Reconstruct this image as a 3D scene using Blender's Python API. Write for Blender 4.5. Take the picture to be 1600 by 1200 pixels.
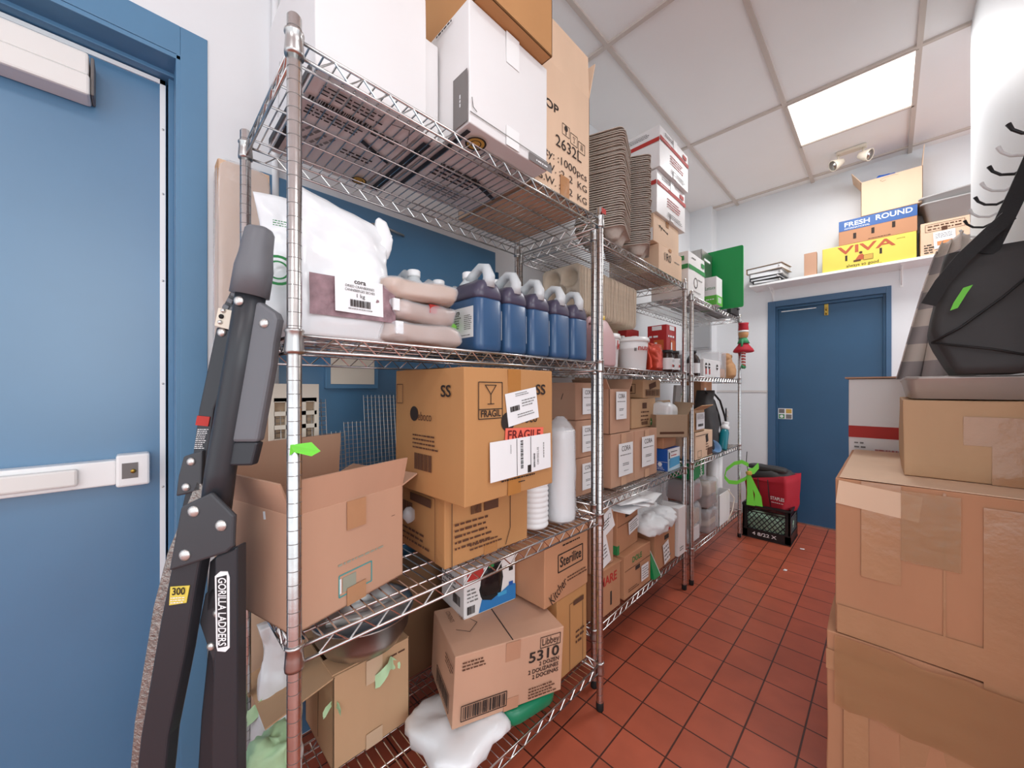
import bpy, bmesh, math, random
from mathutils import Vector, Matrix, noise
random.seed(7)
for _o in list(bpy.data.objects): bpy.data.objects.remove(_o, do_unlink=True)
SC = bpy.context.scene
COL = SC.collection
PI = math.pi
R = math.radians
C = 1.243                                   # eye height
# ---------------------------------------------------------------- camera, world, light, exposure
cd = bpy.data.cameras.new('camera'); cam = bpy.data.objects.new('camera', cd); COL.objects.link(cam)
cam.location = (0, 0, C); cam.rotation_euler = (R(90), 0, R(45))
cd.sensor_width = 36; cd.lens = 588/1600*36; cd.shift_y = .005; cd.clip_start = .05
SC.camera = cam
w = bpy.data.worlds.new('world'); SC.world = w; w.use_nodes = True
w.node_tree.nodes['Background'].inputs[0].default_value = (.90, .96, 1.02, 1)
w.node_tree.nodes['Background'].inputs[1].default_value = 1.38
SC.view_settings.view_transform = 'Standard'; SC.view_settings.look = 'None'
SC.view_settings.gamma = 1; SC.view_settings.exposure = 0.3; SC.view_settings.use_curve_mapping = False
def area(name, loc, size, power, rot=(0, 0, 0), col=(.97, .985, 1)):
    l = bpy.data.lights.new(name, 'AREA'); l.shape = 'RECTANGLE'; l.size, l.size_y = size; l.energy = power; l.color = col
    o = bpy.data.objects.new(name, l); COL.objects.link(o); o.location = loc; o.rotation_euler = rot
    return o
area('ceiling_panel_light', (-.18, 3.315, 3.085), (.56, .56), 16)
area('ceiling_panel_light', (.72, .9, 3.085), (.56, 1.16), 10)
area('ceiling_panel_light', (.72, -1.5, 3.085), (.56, 1.16), 14)
area('side_fill_light', (2.7, -.3, 1.95), (2.0, 1.7), 20, (0, R(90), 0), (.95, .98, 1))  # added fill, no window stands there; lights the shelves and puts sheen on door_1
# ---------------------------------------------------------------- materials
def lin(h):
    h = h.lstrip('#'); c = [int(h[i:i+2], 16)/255 for i in (0, 2, 4)]
    return tuple((x/12.92 if x <= .04045 else ((x+.055)/1.055)**2.4) for x in c) + (1,)
MATS = {}
def mat(name, col, rough=.6, metal=0., var=0., scale=8., bump=0., bscale=60., alpha=1., trans=0., emit=0., stretch=None, spec=.5, coat=0.):
    if name in MATS: return MATS[name]
    m = bpy.data.materials.new(name); m.use_nodes = True; nt = m.node_tree; b = nt.nodes['Principled BSDF']
    c = lin(col)
    b.inputs['Base Color'].default_value = c; b.inputs['Roughness'].default_value = rough; b.inputs['Metallic'].default_value = metal
    b.inputs['Specular IOR Level'].default_value = spec
    if coat: b.inputs['Coat Weight'].default_value = coat; b.inputs['Coat Roughness'].default_value = .3
    if alpha < 1: b.inputs['Alpha'].default_value = alpha
    if trans: b.inputs['Transmission Weight'].default_value = trans; b.inputs['IOR'].default_value = 1.25
    if emit: b.inputs['Emission Color'].default_value = c; b.inputs['Emission Strength'].default_value = emit
    tc = nt.nodes.new('ShaderNodeTexCoord'); mp = nt.nodes.new('ShaderNodeMapping'); nt.links.new(tc.outputs['Object'], mp.inputs[0])
    if stretch: mp.inputs['Scale'].default_value = stretch
    if var:
        n = nt.nodes.new('ShaderNodeTexNoise'); n.inputs['Scale'].default_value = scale; n.inputs['Detail'].default_value = 5
        nt.links.new(mp.outputs[0], n.inputs[0])
        r = nt.nodes.new('ShaderNodeMapRange'); r.inputs[1].default_value = .3; r.inputs[2].default_value = .7
        r.inputs[3].default_value = 1-var; r.inputs[4].default_value = 1+var; nt.links.new(n.outputs[0], r.inputs[0])
        h = nt.nodes.new('ShaderNodeHueSaturation'); h.inputs['Color'].default_value = c
        nt.links.new(r.outputs[0], h.inputs['Value']); nt.links.new(h.outputs[0], b.inputs['Base Color'])
    if bump:
        n2 = nt.nodes.new('ShaderNodeTexNoise'); n2.inputs['Scale'].default_value = bscale; n2.inputs['Detail'].default_value = 4
        nt.links.new(mp.outputs[0], n2.inputs[0])
        bp = nt.nodes.new('ShaderNodeBump'); bp.inputs['Strength'].default_value = bump; bp.inputs['Distance'].default_value = .004
        nt.links.new(n2.outputs[0], bp.inputs['Height']); nt.links.new(bp.outputs[0], b.inputs['Normal'])
    MATS[name] = m
    return m
def card(name, col, var=.06): return mat(name, col, .72, var=var, scale=5, bump=.25, bscale=14, stretch=(1, 1, .35), spec=.3)
K_PINK = card('cardboard_pinkish', '#c49a80'); K_OR = card('cardboard_orange', '#ba8858'); K_TAN = card('cardboard_tan', '#c5a07c')
K_PALE = card('cardboard_pale', '#e3c3a6'); K_RED = card('cardboard_reddish', '#bd8a68'); K_GREY = card('cardboard_greyish', '#b39a80')
K_IN = card('cardboard_inside', '#b08562'); K_EDGE = mat('cardboard_edge', '#caa27e', .9, var=.2, scale=200)
WHITEB = mat('white_carton', '#e9e7e6', .45, var=.02, scale=3, bump=.15, bscale=10)
TAPE = mat('brown_tape', '#b07c4c', .22, bump=.5, bscale=30, var=.05, spec=.6); TAPECL = mat('clear_tape', '#c9a27c', .15, bump=.6, bscale=40, alpha=.45)
INK = mat('black_ink', '#2b211c', .8); INKB = mat('brown_ink', '#5a3a28', .85); INKR = mat('red_ink', '#b8352e', .7); INKG = mat('green_ink', '#2f8a4a', .7)
INKT = mat('teal_ink', '#4f9c9a', .8); INKGR = mat('grey_ink', '#7d7a78', .8); WHITE_INK = mat('white_ink', '#f2f2f2', .6); INKY = mat('gold_ink', '#c9a24a', .7)
INKF = mat('faint_teal_ink', '#9a9d8c', .85); BLK = mat('black_band', '#2a292c', .5); GREYB = mat('grey_band', '#75706e', .5)
PAPER = mat('paper_label', '#f0f1f2', .4, bump=.1, bscale=20)
CHROME = mat('zinc_chrome', '#cfcdcb', .22, 1., var=.08, scale=30, bump=.05); CHROMED = mat('chrome_collar', '#bcbab8', .3, 1.); GROOVE = mat('post_groove', '#7f7b78', .5, .6)
STEEL = mat('brushed_steel', '#b9b6b3', .28, 1., bump=.1, stretch=(1, 40, 40)); TRAYM = mat('sheet_tray_metal', '#b9b3ad', .32, .35, bump=.15, bscale=40)
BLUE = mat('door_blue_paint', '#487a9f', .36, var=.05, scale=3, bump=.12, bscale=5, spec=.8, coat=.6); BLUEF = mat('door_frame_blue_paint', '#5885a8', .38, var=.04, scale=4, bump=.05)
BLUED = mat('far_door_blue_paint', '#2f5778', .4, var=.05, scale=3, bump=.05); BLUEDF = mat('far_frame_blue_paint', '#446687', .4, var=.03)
WALL = mat('white_wall_paint', '#e6e8ea', .55, var=.015, scale=2, bump=.05, bscale=12); CEIL = mat('ceiling_tile', '#f6f5f4', .9, var=.01, scale=3, bump=.1, bscale=90)
TBAR = mat('ceiling_grid_metal', '#cfc4bb', .5); SEAM = mat('panel_seam', '#d9d5d2', .5); DARKGAP = mat('dark_gap', '#3a2f2a', .9)
WPLAS = mat('white_plastic', '#efefef', .35); WBAG = mat('white_film', '#eceef0', .22, bump=.5, bscale=9, spec=.6, var=.02); CLEARP = mat('clear_film', '#eceef2', .08, alpha=.34, bump=.8, bscale=16, spec=.8)
HDPE = mat('translucent_jug', '#dfe4e6', .35, alpha=.72, bump=.05); LIQ = mat('dark_syrup_jug', '#33547a', .28, var=.06, scale=9); LIQ2 = mat('dark_syrup_shoulder', '#4a4558', .28, var=.06)
EMPTYJ = mat('empty_jug', '#b9cad6', .3, alpha=.6)
PULP = mat('moulded_pulp', '#cbc1b6', .95, var=.1, scale=20, bump=.4, bscale=120); PULPT = mat('moulded_pulp_tan', '#cdbba6', .95, var=.1, scale=20, bump=.4, bscale=120)
BLACKP = mat('ladder_black', '#2d2f34', .38, bump=.04); GREYP = mat('ladder_grey_plastic', '#6a6b70', .42, bump=.08, bscale=90); DARKP = mat('ladder_plate', '#3c3d41', .4, bump=.1, bscale=20)
RIVET = mat('rivet_metal', '#d8d6d2', .3, .7); TREAD = mat('tread_aluminium', '#a39d97', .45, .8, bump=1., bscale=140, var=.15, scale=60)
RED = mat('red_fabric', '#b3182c', .7, bump=.3, bscale=20); BLACKF = mat('black_fabric', '#3b3939', .62, bump=.5, bscale=14, var=.1); BLACKS = mat('black_strap', '#1c1b1c', .6, bump=.2, bscale=200)
LIME = mat('lime_ribbon', '#6fd43a', .5); MINT = mat('pale_green_tape', '#bfe3b4', .5); GREENB = mat('green_board', '#079a4b', .4); GREEND = mat('green_package', '#0d8a4c', .45)
BLACKPL = mat('black_crate_plastic', '#17181a', .4); TEAL = mat('teal_bottle', '#0f7d8a', .3); BROWNP = mat('paper_bag', '#b98d63', .8, bump=.8, bscale=20)
GREYT = mat('grey_bin_plastic', '#b4b2b0', .4, bump=.05); YEL = mat('yellow_carton', '#e2cb55', .5, var=.03); NAVY = mat('blue_carton', '#2f5c9c', .5, var=.03)
BLUEC = mat('bright_blue_carton', '#1c57ac', .4); CYAN = mat('cyan_print', '#3f9fd0', .5); CRAN = mat('dried_cranberries', '#8c6e74', .5, var=.3, scale=40, bump=1., bscale=60)
TANBAG = mat('tan_food_bag', '#c39b78', .28, bump=.7, bscale=14, var=.08); PINKBAG = mat('brown_sugar_bag', '#b5907a', .22, bump=.8, bscale=16, var=.1); PINKJ = mat('pink_jug', '#cfa9ab', .35)
CREAM = mat('cream_plastic', '#e3d9c8', .5); BRASS = mat('brass_hook', '#b99a4c', .35, .9); SKIN = mat('doll_cloth_skin', '#cf9a6a', .8); GREENF = mat('green_felt', '#4a9a6b', .9)
GREYW = mat('grey_panel_paint', '#a5a6a8', .5); WHITEG = mat('white_gloss', '#f4f4f3', .3); DARKJ = mat('dark_jar', '#33201c', .15); CLOSER = mat('closer_white', '#e6e4e0', .4)
STRG = mat('cloth_grey_stripe', '#b3aaa8', .9); STRB = mat('cloth_beige_stripe', '#e6dacf', .9); LABELR = mat('red_carton', '#b52a2a', .4); ORANGE = mat('fragile_sticker', '#f0705c', .5)
RUB = mat('black_rubber', '#151414', .7); AMBER = mat('amber_liquid', '#c98a3c', .2); BLUEBAG = mat('blue_plastic_bag', '#2a62bd', .4, bump=.5, bscale=20)
PANEL = mat('lit_ceiling_panel', '#fff8f0', .5, emit=2.1); LBLUE = mat('light_blue_plastic', '#7ea6cf', .4)
TP = mat('parcel_tape', '#b68a66', .2, bump=.6, bscale=22, var=.05, spec=.7); TP2 = mat('tape_crease', '#cfab8a', .15, bump=.6, bscale=30)
# quarry tile floor
def floor_mat():
    m = bpy.data.materials.new('quarry_tile'); m.use_nodes = True; nt = m.node_tree; b = nt.nodes['Principled BSDF']
    tc = nt.nodes.new('ShaderNodeTexCoord'); mp = nt.nodes.new('ShaderNodeMapping'); nt.links.new(tc.outputs['Object'], mp.inputs[0])
    mp.inputs['Location'].default_value = (.848, -.001, 0)
    br = nt.nodes.new('ShaderNodeTexBrick'); br.offset = 0; br.squash = 1
    for k, v in (('Scale', 1), ('Mortar Size', .0032), ('Mortar Smooth', .3), ('Bias', 0), ('Brick Width', .158), ('Row Height', .158)): br.inputs[k].default_value = v
    br.inputs['Color1'].default_value = lin('#ac553c'); br.inputs['Color2'].default_value = lin('#b85d43'); br.inputs['Mortar'].default_value = lin('#4a241b')
    nt.links.new(mp.outputs[0], br.inputs[0])
    n = nt.nodes.new('ShaderNodeTexNoise'); n.inputs['Scale'].default_value = 7; n.inputs['Detail'].default_value = 6; nt.links.new(mp.outputs[0], n.inputs[0])
    r = nt.nodes.new('ShaderNodeMapRange'); r.inputs[1].default_value = .3; r.inputs[2].default_value = .7; r.inputs[3].default_value = .88; r.inputs[4].default_value = 1.1; nt.links.new(n.outputs[0], r.inputs[0])
    h = nt.nodes.new('ShaderNodeHueSaturation'); nt.links.new(br.outputs[0], h.inputs['Color']); nt.links.new(r.outputs[0], h.inputs['Value']); nt.links.new(h.outputs[0], b.inputs['Base Color'])
    bp = nt.nodes.new('ShaderNodeBump'); bp.inputs['Strength'].default_value = .5; bp.inputs['Distance'].default_value = .003; bp.invert = True
    nt.links.new(br.outputs[1], bp.inputs['Height']); nt.links.new(bp.outputs[0], b.inputs['Normal'])
    b.inputs['Roughness'].default_value = .42
    return m
FLOORM = floor_mat()
# ---------------------------------------------------------------- mesh builder
FONT_CACHE = {}
def text_mesh(s, bold=False):
    k = (s, bold)
    if k not in FONT_CACHE:
        cu = bpy.data.curves.new('t', 'FONT'); cu.body = s; cu.size = 1; cu.resolution_u = 3; cu.align_x = 'CENTER'; cu.align_y = 'CENTER'
        if bold: cu.offset = .018
        o = bpy.data.objects.new('t', cu); COL.objects.link(o); bpy.context.view_layer.update()
        me = o.evaluated_get(bpy.context.evaluated_depsgraph_get()).to_mesh()
        vs = [v.co.copy() for v in me.vertices]; fs = [tuple(p.vertices) for p in me.polygons]
        bpy.data.objects.remove(o, do_unlink=True)
        h = .7
        FONT_CACHE[k] = ([v/h for v in vs], fs)
    return FONT_CACHE[k]
class MB:
    def __init__(s): s.v = []; s.f = []; s.m = []; s.ms = []; s.sm = []
    def mi(s, m):
        if m not in s.ms: s.ms.append(m)
        return s.ms.index(m)
    def add(s, vs, fs, m, M=None, smooth=False):
        o = len(s.v); s.v += [tuple(M @ Vector(v)) if M is not None else tuple(v) for v in vs]
        k = s.mi(m); s.f += [tuple(i+o for i in f) for f in fs]; s.m += [k]*len(fs); s.sm += [smooth]*len(fs)
        return s
    def box(s, c, d, m, M=None):
        x, y, z = (e/2 for e in d)
        vs = [(c[0]+i*x, c[1]+j*y, c[2]+k*z) for i in (-1, 1) for j in (-1, 1) for k in (-1, 1)]
        return s.add(vs, [(0, 1, 3, 2), (4, 6, 7, 5), (0, 4, 5, 1), (2, 3, 7, 6), (0, 2, 6, 4), (1, 5, 7, 3)], m, M)
    def bb(s, x0, x1, y0, y1, z0, z1, m, M=None): return s.box(((x0+x1)/2, (y0+y1)/2, (z0+z1)/2), (x1-x0, y1-y0, z1-z0), m, M)
    def tube(s, pts, r, m, n=8, M=None, closed=False, caps=True):
        P = [Vector(p) for p in pts]; N = len(P); rs = r if isinstance(r, (list, tuple)) else [r]*N
        vs = []; up = None
        for i in range(N):
            t = (P[(i+1) % N]-P[i-1]) if closed else (P[min(i+1, N-1)]-P[max(i-1, 0)])
            t = t.normalized() if t.length > 1e-9 else Vector((0, 0, 1))
            if up is None: up = Vector((0, 0, 1)) if abs(t.z) < .9 else Vector((1, 0, 0))
            a = (up - t*up.dot(t)).normalized(); b = t.cross(a); up = a
            vs += [P[i]+(a*math.cos(2*PI*k/n)+b*math.sin(2*PI*k/n))*rs[i] for k in range(n)]
        fs = []
        for i in range(N if closed else N-1):
            for k in range(n):
                j = (i+1) % N; fs.append((i*n+k, i*n+(k+1) % n, j*n+(k+1) % n, j*n+k))
        if caps and not closed: fs += [tuple(range(n))[::-1], tuple(range((N-1)*n, N*n))]
        return s.add(vs, fs, m, M, n > 5)
    def lathe(s, prof, m, n=24, c=(0, 0, 0), M=None, caps=True):
        vs = [(c[0]+r*math.cos(2*PI*k/n), c[1]+r*math.sin(2*PI*k/n), c[2]+z) for r, z in prof for k in range(n)]
        fs = [(i*n+k, i*n+(k+1) % n, (i+1)*n+(k+1) % n, (i+1)*n+k) for i in range(len(prof)-1) for k in range(n)]
        if caps: fs += [tuple(range(n))[::-1], tuple(range((len(prof)-1)*n, len(prof)*n))]
        return s.add(vs, fs, m, M, True)
    def prism(s, poly, y0, y1, m, M=None):       # polygon in x,z extruded along y
        n = len(poly); vs = [(x, y0, z) for x, z in poly]+[(x, y1, z) for x, z in poly]
        return s.add(vs, [tuple(range(n)), tuple(range(n, 2*n))[::-1]]+[(i, i+n, (i+1) % n+n, (i+1) % n) for i in range(n)], m, M)
    def loft(s, secs, m, caps=True, M=None, smooth=True):  # secs: list of equal-length rings
        n = len(secs[0]); vs = [p for q in secs for p in q]
        fs = [(i*n+k, i*n+(k+1) % n, (i+1)*n+(k+1) % n, (i+1)*n+k) for i in range(len(secs)-1) for k in range(n)]
        if caps: fs += [tuple(range(n))[::-1], tuple(range((len(secs)-1)*n, len(secs)*n))]
        return s.add(vs, fs, m, M, smooth)
    def text(s, st, M, h, m, bold=False, w=None, rot=0):
        vs, fs = text_mesh(st, bold)
        if not vs: return s
        k = h
        sx = k
        if w:
            ww = max(v.x for v in vs)-min(v.x for v in vs); sx = w/ww
        T = M @ Matrix.Rotation(rot, 4, 'Z') @ Matrix.Diagonal((sx, k, 1, 1))
        return s.add(vs, fs, m, T)
    def build(s, name, parent=None, loc=(0, 0, 0), rot=(0, 0, 0), bevel=0, recalc=True):
        me = bpy.data.meshes.new(name); me.from_pydata(s.v, [], s.f)
        for mm in s.ms: me.materials.append(mm)
        me.polygons.foreach_set('material_index', s.m); me.polygons.foreach_set('use_smooth', s.sm)
        if recalc:
            bm = bmesh.new(); bm.from_mesh(me); bmesh.ops.recalc_face_normals(bm, faces=bm.faces)
            bm.to_mesh(me); bm.free()
        me.update()
        o = bpy.data.objects.new(name, me); COL.objects.link(o); o.location = loc; o.rotation_euler = rot
        if parent: o.parent = parent
        if bevel:
            b = o.modifiers.new('bevel', 'BEVEL'); b.width = bevel; b.segments = 2; b.limit_method = 'ANGLE'; b.angle_limit = R(50)
        return o
def tag(o, label=None, cat=None, group=None, kind=None):
    if label: o['label'] = label
    if cat: o['category'] = cat
    if group: o['group'] = group
    if kind: o['kind'] = kind
    return o
def thing(name, label, cat, loc=(0, 0, 0), rot=(0, 0, 0), group=None):
    o = bpy.data.objects.new(name, None); COL.objects.link(o); o.location = loc; o.rotation_euler = rot; o.empty_display_size = .05
    return tag(o, label, cat, group)
def struct(name, mb, **k): return tag(mb.build(name, **k), kind='structure')
def dup(o, loc, rot=None, label=None, group=None, parent=None):
    c = o.copy(); COL.objects.link(c)
    if parent is None:
        c.location = loc
        if rot is not None: c.rotation_euler = rot
        if label: c['label'] = label
        if group: c['group'] = group
    else: c.parent = parent
    for ch in [x for x in KIDS.get(o.name, [])]: dup(ch, None, parent=c)
    return c
KIDS = {}
def note_kids():
    KIDS.clear()
    for o in bpy.data.objects:
        if o.parent: KIDS.setdefault(o.parent.name, []).append(o)
def axes(o, s, t):
    s = Vector(s); t = Vector(t); n = s.cross(t); M = Matrix.Identity(4)
    for i in range(3): M[i][0] = s[i]; M[i][1] = t[i]; M[i][2] = n[i]; M[i][3] = o[i]
    return M
def face(f, sx, sy, sz):
    x, y = sx/2, sy/2
    return {'+x': (axes((x, -y, 0), (0, 1, 0), (0, 0, 1)), sy, sz), '-y': (axes((-x, -y, 0), (1, 0, 0), (0, 0, 1)), sx, sz),
            '-x': (axes((-x, y, 0), (0, -1, 0), (0, 0, 1)), sy, sz), '+z': (axes((x, -y, sz), (0, 1, 0), (-1, 0, 0)), sy, sx),
            '-z': (axes((-x, -y, 0), (0, 1, 0), (1, 0, 0)), sy, sx), '+y': (axes((x, y, 0), (-1, 0, 0), (0, 0, 1)), sx, sz)}[f]
def T(M, s, t, n=0, rot=0): return M @ Matrix.Translation((s, t, n)) @ Matrix.Rotation(rot, 4, 'Z')
E = .0007
def draw(mb, M, W, H, specs, e=E):
    """specs in face fractions; heights/line widths as fraction of H"""
    e0 = e
    for ii, d in enumerate(specs):
        e = e0+ii*.00016
        k = d[0]
        if k == 't':      # text s t h mat [w] [rot deg] [bold]
            _, st, s, t, h, m = d[:6]; ww = d[6] if len(d) > 6 else None; rt = R(d[7]) if len(d) > 7 else 0; bo = d[8] if len(d) > 8 else False
            mb.text(st, T(M, s*W, t*H, e), h*H, m, bo, ww*W if ww else None, rt)
        elif k == 'r':    # filled rect centre s t w h mat
            _, s, t, ww, h, m = d[:6]; mb.box((0, 0, 0), (ww*W, h*H, e*.5), m, T(M, s*W, t*H, e*.7, R(d[6]) if len(d) > 6 else 0))
        elif k == 'f':    # frame
            _, s, t, ww, h, m = d[:6]; l = .004 if len(d) < 7 else d[6]; MM = T(M, s*W, t*H, e*.7); a, b = ww*W, h*H
            for c, dd in (((0, b/2), (a, l)), ((0, -b/2), (a, l)), ((a/2, 0), (l, b)), ((-a/2, 0), (l, b))): mb.box((c[0], c[1], 0), (dd[0], dd[1], e*.5), m, MM)
        elif k == 'b':    # barcode, bars along t unless rot
            _, s, t, ww, h, m = d[:6]; MM = T(M, s*W, t*H, e, R(d[6]) if len(d) > 6 else 0); rr = random.Random(int(s*999+t*77)); x = -ww*W/2; u = ww*W/46
            while x < ww*W/2-u:
                q = u*rr.choice((.6, .6, 1.2, 1.8)); mb.box((x+q/2, 0, 0), (q, h*H, e*.4), m, MM); x += q+u*rr.choice((.6, .9, 1.4))
        elif k == 'd':    # block of tiny print: rows of dashes
            _, s, t, ww, h, n, m = d[:7]; MM = T(M, s*W, t*H, e, R(d[7]) if len(d) > 7 else 0); rr = random.Random(int(s*999+n))
            for i in range(n):
                yy = h*H*(.5-(i+.5)/n); x = -ww*W/2; end = ww*W/2*rr.uniform(.55, 1); hh = h*H/n*.42
                while x < end:
                    q = hh*rr.uniform(.8, 3.5); mb.box((x+q/2, yy, 0), (q, hh*rr.uniform(.7, 1), e*.4), m, MM); x += q+hh*.7
        elif k == 'o':    # ring / disc : s t radius(of H) mat filled?
            _, s, t, r, m = d[:5]; fill = len(d) > 5 and d[5]; MM = T(M, s*W, t*H, e); n = 24; r0 = 0 if fill else r*H*.82; r1 = r*H
            if fill: mb.add([(r1*math.cos(2*PI*i/n), r1*math.sin(2*PI*i/n), 0) for i in range(n)], [tuple(range(n))], m, MM)
            else: mb.add([(q*math.cos(2*PI*i/n), q*math.sin(2*PI*i/n), 0) for q in (r0, r1) for i in range(n)], [(i, (i+1) % n, n+(i+1) % n, n+i) for i in range(n)], m, MM)
        elif k == 'g':    # glass symbol
            _, s, t, h, m = d[:5]; MM = T(M, s*W, t*H, e); a = h*H; l = a*.035
            for p, q in (((-.32, .4), (.32, .4)), ((-.32, .4), (0, 0)), ((.32, .4), (0, 0)), ((0, 0), (0, -.42)), ((-.18, -.42), (.18, -.42))):
                p = Vector((p[0]*a, p[1]*a, 0)); q = Vector((q[0]*a, q[1]*a, 0)); c = (p+q)/2; L = (q-p).length; mb.box((0, 0, 0), (L+l, l, e*.5), m, MM @ Matrix.Translation(c) @ Matrix.Rotation(math.atan2((q-p).y, (q-p).x), 4, 'Z'))
        elif k == 'y':    # polygon
            _, pts, m = d[:3]; mb.add([(p[0]*W, p[1]*H, e) for p in pts], [tuple(range(len(pts)))], m, M)
        elif k == 'h':    # scribble: polyline of fractions, width
            _, pts, m, l = d[:4]
            for p, q in zip(pts, pts[1:]):
                p = Vector((p[0]*W, p[1]*H, 0)); q = Vector((q[0]*W, q[1]*H, 0)); mb.box((0, 0, 0), ((q-p).length+l, l, e*.5), m, T(M, (p.x+q.x)/2, (p.y+q.y)/2, e, math.atan2((q-p).y, (q-p).x)))
def wob(p, a, f, sd):
    q = Vector(p)*f+Vector((sd*3.1, sd*1.7, sd)); return Vector(p)+noise.noise_vector(q)*a
def softbox(mb, sx, sy, sz, m, sd=0, bulge=.004, r=.004, nx=6):
    """closed box with a rounded, slightly warped skin"""
    n = nx; vs = {}; L = []; F = []
    def vid(p):
        k = tuple(round(c, 5) for c in p)
        if k not in vs:
            x, y, z = p; a = 1-(2*x/sx)**2; b = 1-(2*y/sy)**2; c = 1-(2*z/sz-1)**2
            q = wob((x, y, z), bulge*.6, 5, sd)
            q.x += bulge*b*c*(1 if x > 0 else -1)*(abs(2*x/sx) > .999); q.y += bulge*a*c*(1 if y > 0 else -1)*(abs(2*y/sy) > .999)
            q.z = max(q.z, 0) if z < 1e-6 else q.z
            vs[k] = len(L); L.append(q)
        return vs[k]
    g = lambda i: i/n
    for i in range(n):
        for j in range(n):
            for (a, b, c) in ((0, 1, 2), (1, 2, 0), (2, 0, 1)):
                for side in (0, 1):
                    quad = []
                    for di, dj in ((0, 0), (1, 0), (1, 1), (0, 1)):
                        p = [0, 0, 0]; p[a] = side; p[b] = g(i+di); p[c] = g(j+dj)
                        quad.append(vid(((p[0]-.5)*sx, (p[1]-.5)*sy, p[2]*sz)))
                    F.append(tuple(quad if side else quad[::-1]))
    mb.add(L, F, m)
def carton(name, label, cat, ext, rz=0, m=None, prints=None, papers=None, tape=True, seam=None, group=None, tilt=(0, 0), sd=None, open_top=None, tmat=None, slots=None, bulge=.003):
    """ext = x0,x1,y0,y1,z0,z1 ; prints {face:[specs]} ; papers [(face,s,t,w,h,rot,mat,[specs])]; seam: '+z' axis x|y ; open_top {side: angle}"""
    x0, x1, y0, y1, z0, z1 = ext; sx, sy, sz = x1-x0, y1-y0, z1-z0; sd = sd if sd is not None else len(bpy.data.objects)
    m = m or K_TAN
    t = thing(name, label, cat, ((x0+x1)/2, (y0+y1)/2, z0), (R(tilt[0]), R(tilt[1]), R(rz)), group)
    mb = MB()
    if open_top is None:
        softbox(mb, sx, sy, sz, m, sd, bulge)
        o = mb.build('body', t, bevel=.003)
        if seam:
            f = MB()
            if seam == 'y': f.box((0, 0, sz+.0003), (.0035, sy*.98, .001), DARKGAP)
            else: f.box((0, 0, sz+.0003), (sx*.98, .0035, .001), DARKGAP)
            f.build('flap_seam', t)
    else:
        th = .005; hx, hy = sx/2, sy/2
        mb.bb(-hx, hx, -hy, hy, 0, th, m); mb.bb(-hx, -hx+th, -hy, hy, 0, sz, m); mb.bb(hx-th, hx, -hy, hy, 0, sz, m); mb.bb(-hx, hx, -hy, -hy+th, 0, sz, m); mb.bb(-hx, hx, hy-th, hy, 0, sz, m)
        mb.build('body', t, bevel=.0015)
        for side, (ang, ln) in open_top.items():
            W = sy if side in ('+x', '-x') else sx
            fb = MB(); fb.prism([(0, 0), (th*.8, 0), (th*.8, ln), (0, ln)], -W/2, W/2, m)
            ro = {'+x': 0, '-x': PI, '+y': PI/2, '-y': -PI/2}[side]
            p = {'+x': (hx-th, 0, sz), '-x': (-hx+th, 0, sz), '+y': (0, hy-th, sz), '-y': (0, -hy+th, sz)}[side]
            fo = fb.build('flap', t); fo.matrix_local = Matrix.Translation(p) @ Matrix.Rotation(ro, 4, 'Z') @ Matrix.Rotation(R(ang), 4, 'Y')
    if tape:
        for f in (tape if isinstance(tape, (list, tuple)) else ['+x']):
            tb = MB(); M, W, H = face(f, sx, sy, sz)
            if f in ('+x', '-x', '-y', '+y'):
                if seam or open_top is None: tb.box((W/2, H*.86, .0035), (.05, H*.27, .0012), tmat or TAPE, M); tb.build('packing_tape', t); tb = MB()
                tb.box((W/2, H*.09, .0035), (.05, H*.17, .0012), tmat or TAPE, M)
            elif seam == 'x' or seam is None: tb.box((W/2, H/2, .001), (.05, H, .001), tmat or TAPE, M)
            else: tb.box((W/2, H/2, .001), (W, .05, .001), tmat or TAPE, M)
            tb.build('packing_tape', t)
    if slots:
        sb = MB()
        for f, s, tt, ww, hh in slots: M, W, H = face(f, sx, sy, sz); sb.box((0, 0, 0), (ww*W, hh*H, .002), DARKGAP, T(M, s*W, tt*H, bulge+.001))
        sb.build('hand_hole', t)
    if prints:
        for f, sp in prints.items(): pb = MB(); M, W, H = face(f, sx, sy, sz); draw(pb, T(M, 0, 0, (bulge if open_top is None else 0)+.0006), W, H, sp); pb.build('printed_marking', t, recalc=False)
    for (f, s, tt, ww, hh, rot, pm, sp) in (papers or []):
        M, W, H = face(f, sx, sy, sz); MM = T(M, s*W, tt*H, bulge+.0022+.0012*(len(t.children) % 5), R(rot)) @ Matrix.Translation((-ww*W/2, -hh*H/2, 0))
        q = MB(); q.box((ww*W/2, hh*H/2, 0), (ww*W, hh*H, .0008), pm, MM); lo = q.build('paper_label', t)
        if sp:
            q = MB(); draw(q, T(MM, 0, 0, .0005), ww*W, hh*H, sp); q.build('printed_text', lo, recalc=False)
    return t
def rrect(a, b, r, n=4):
    out = []
    for cx, cy, st in ((a-r, b-r, 0), (-a+r, b-r, 1), (-a+r, -b+r, 2), (a-r, -b+r, 3)):
        for i in range(n+1): an = PI/2*(st+i/n); out.append((cx+r*math.cos(an), cy+r*math.sin(an)))
    return out
def ring(a, b, r, z, dx=0, dy=0, n=4): return [(x+dx, y+dy, z) for x, y in rrect(a, b, min(r, a*.99, b*.99), n)]
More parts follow.
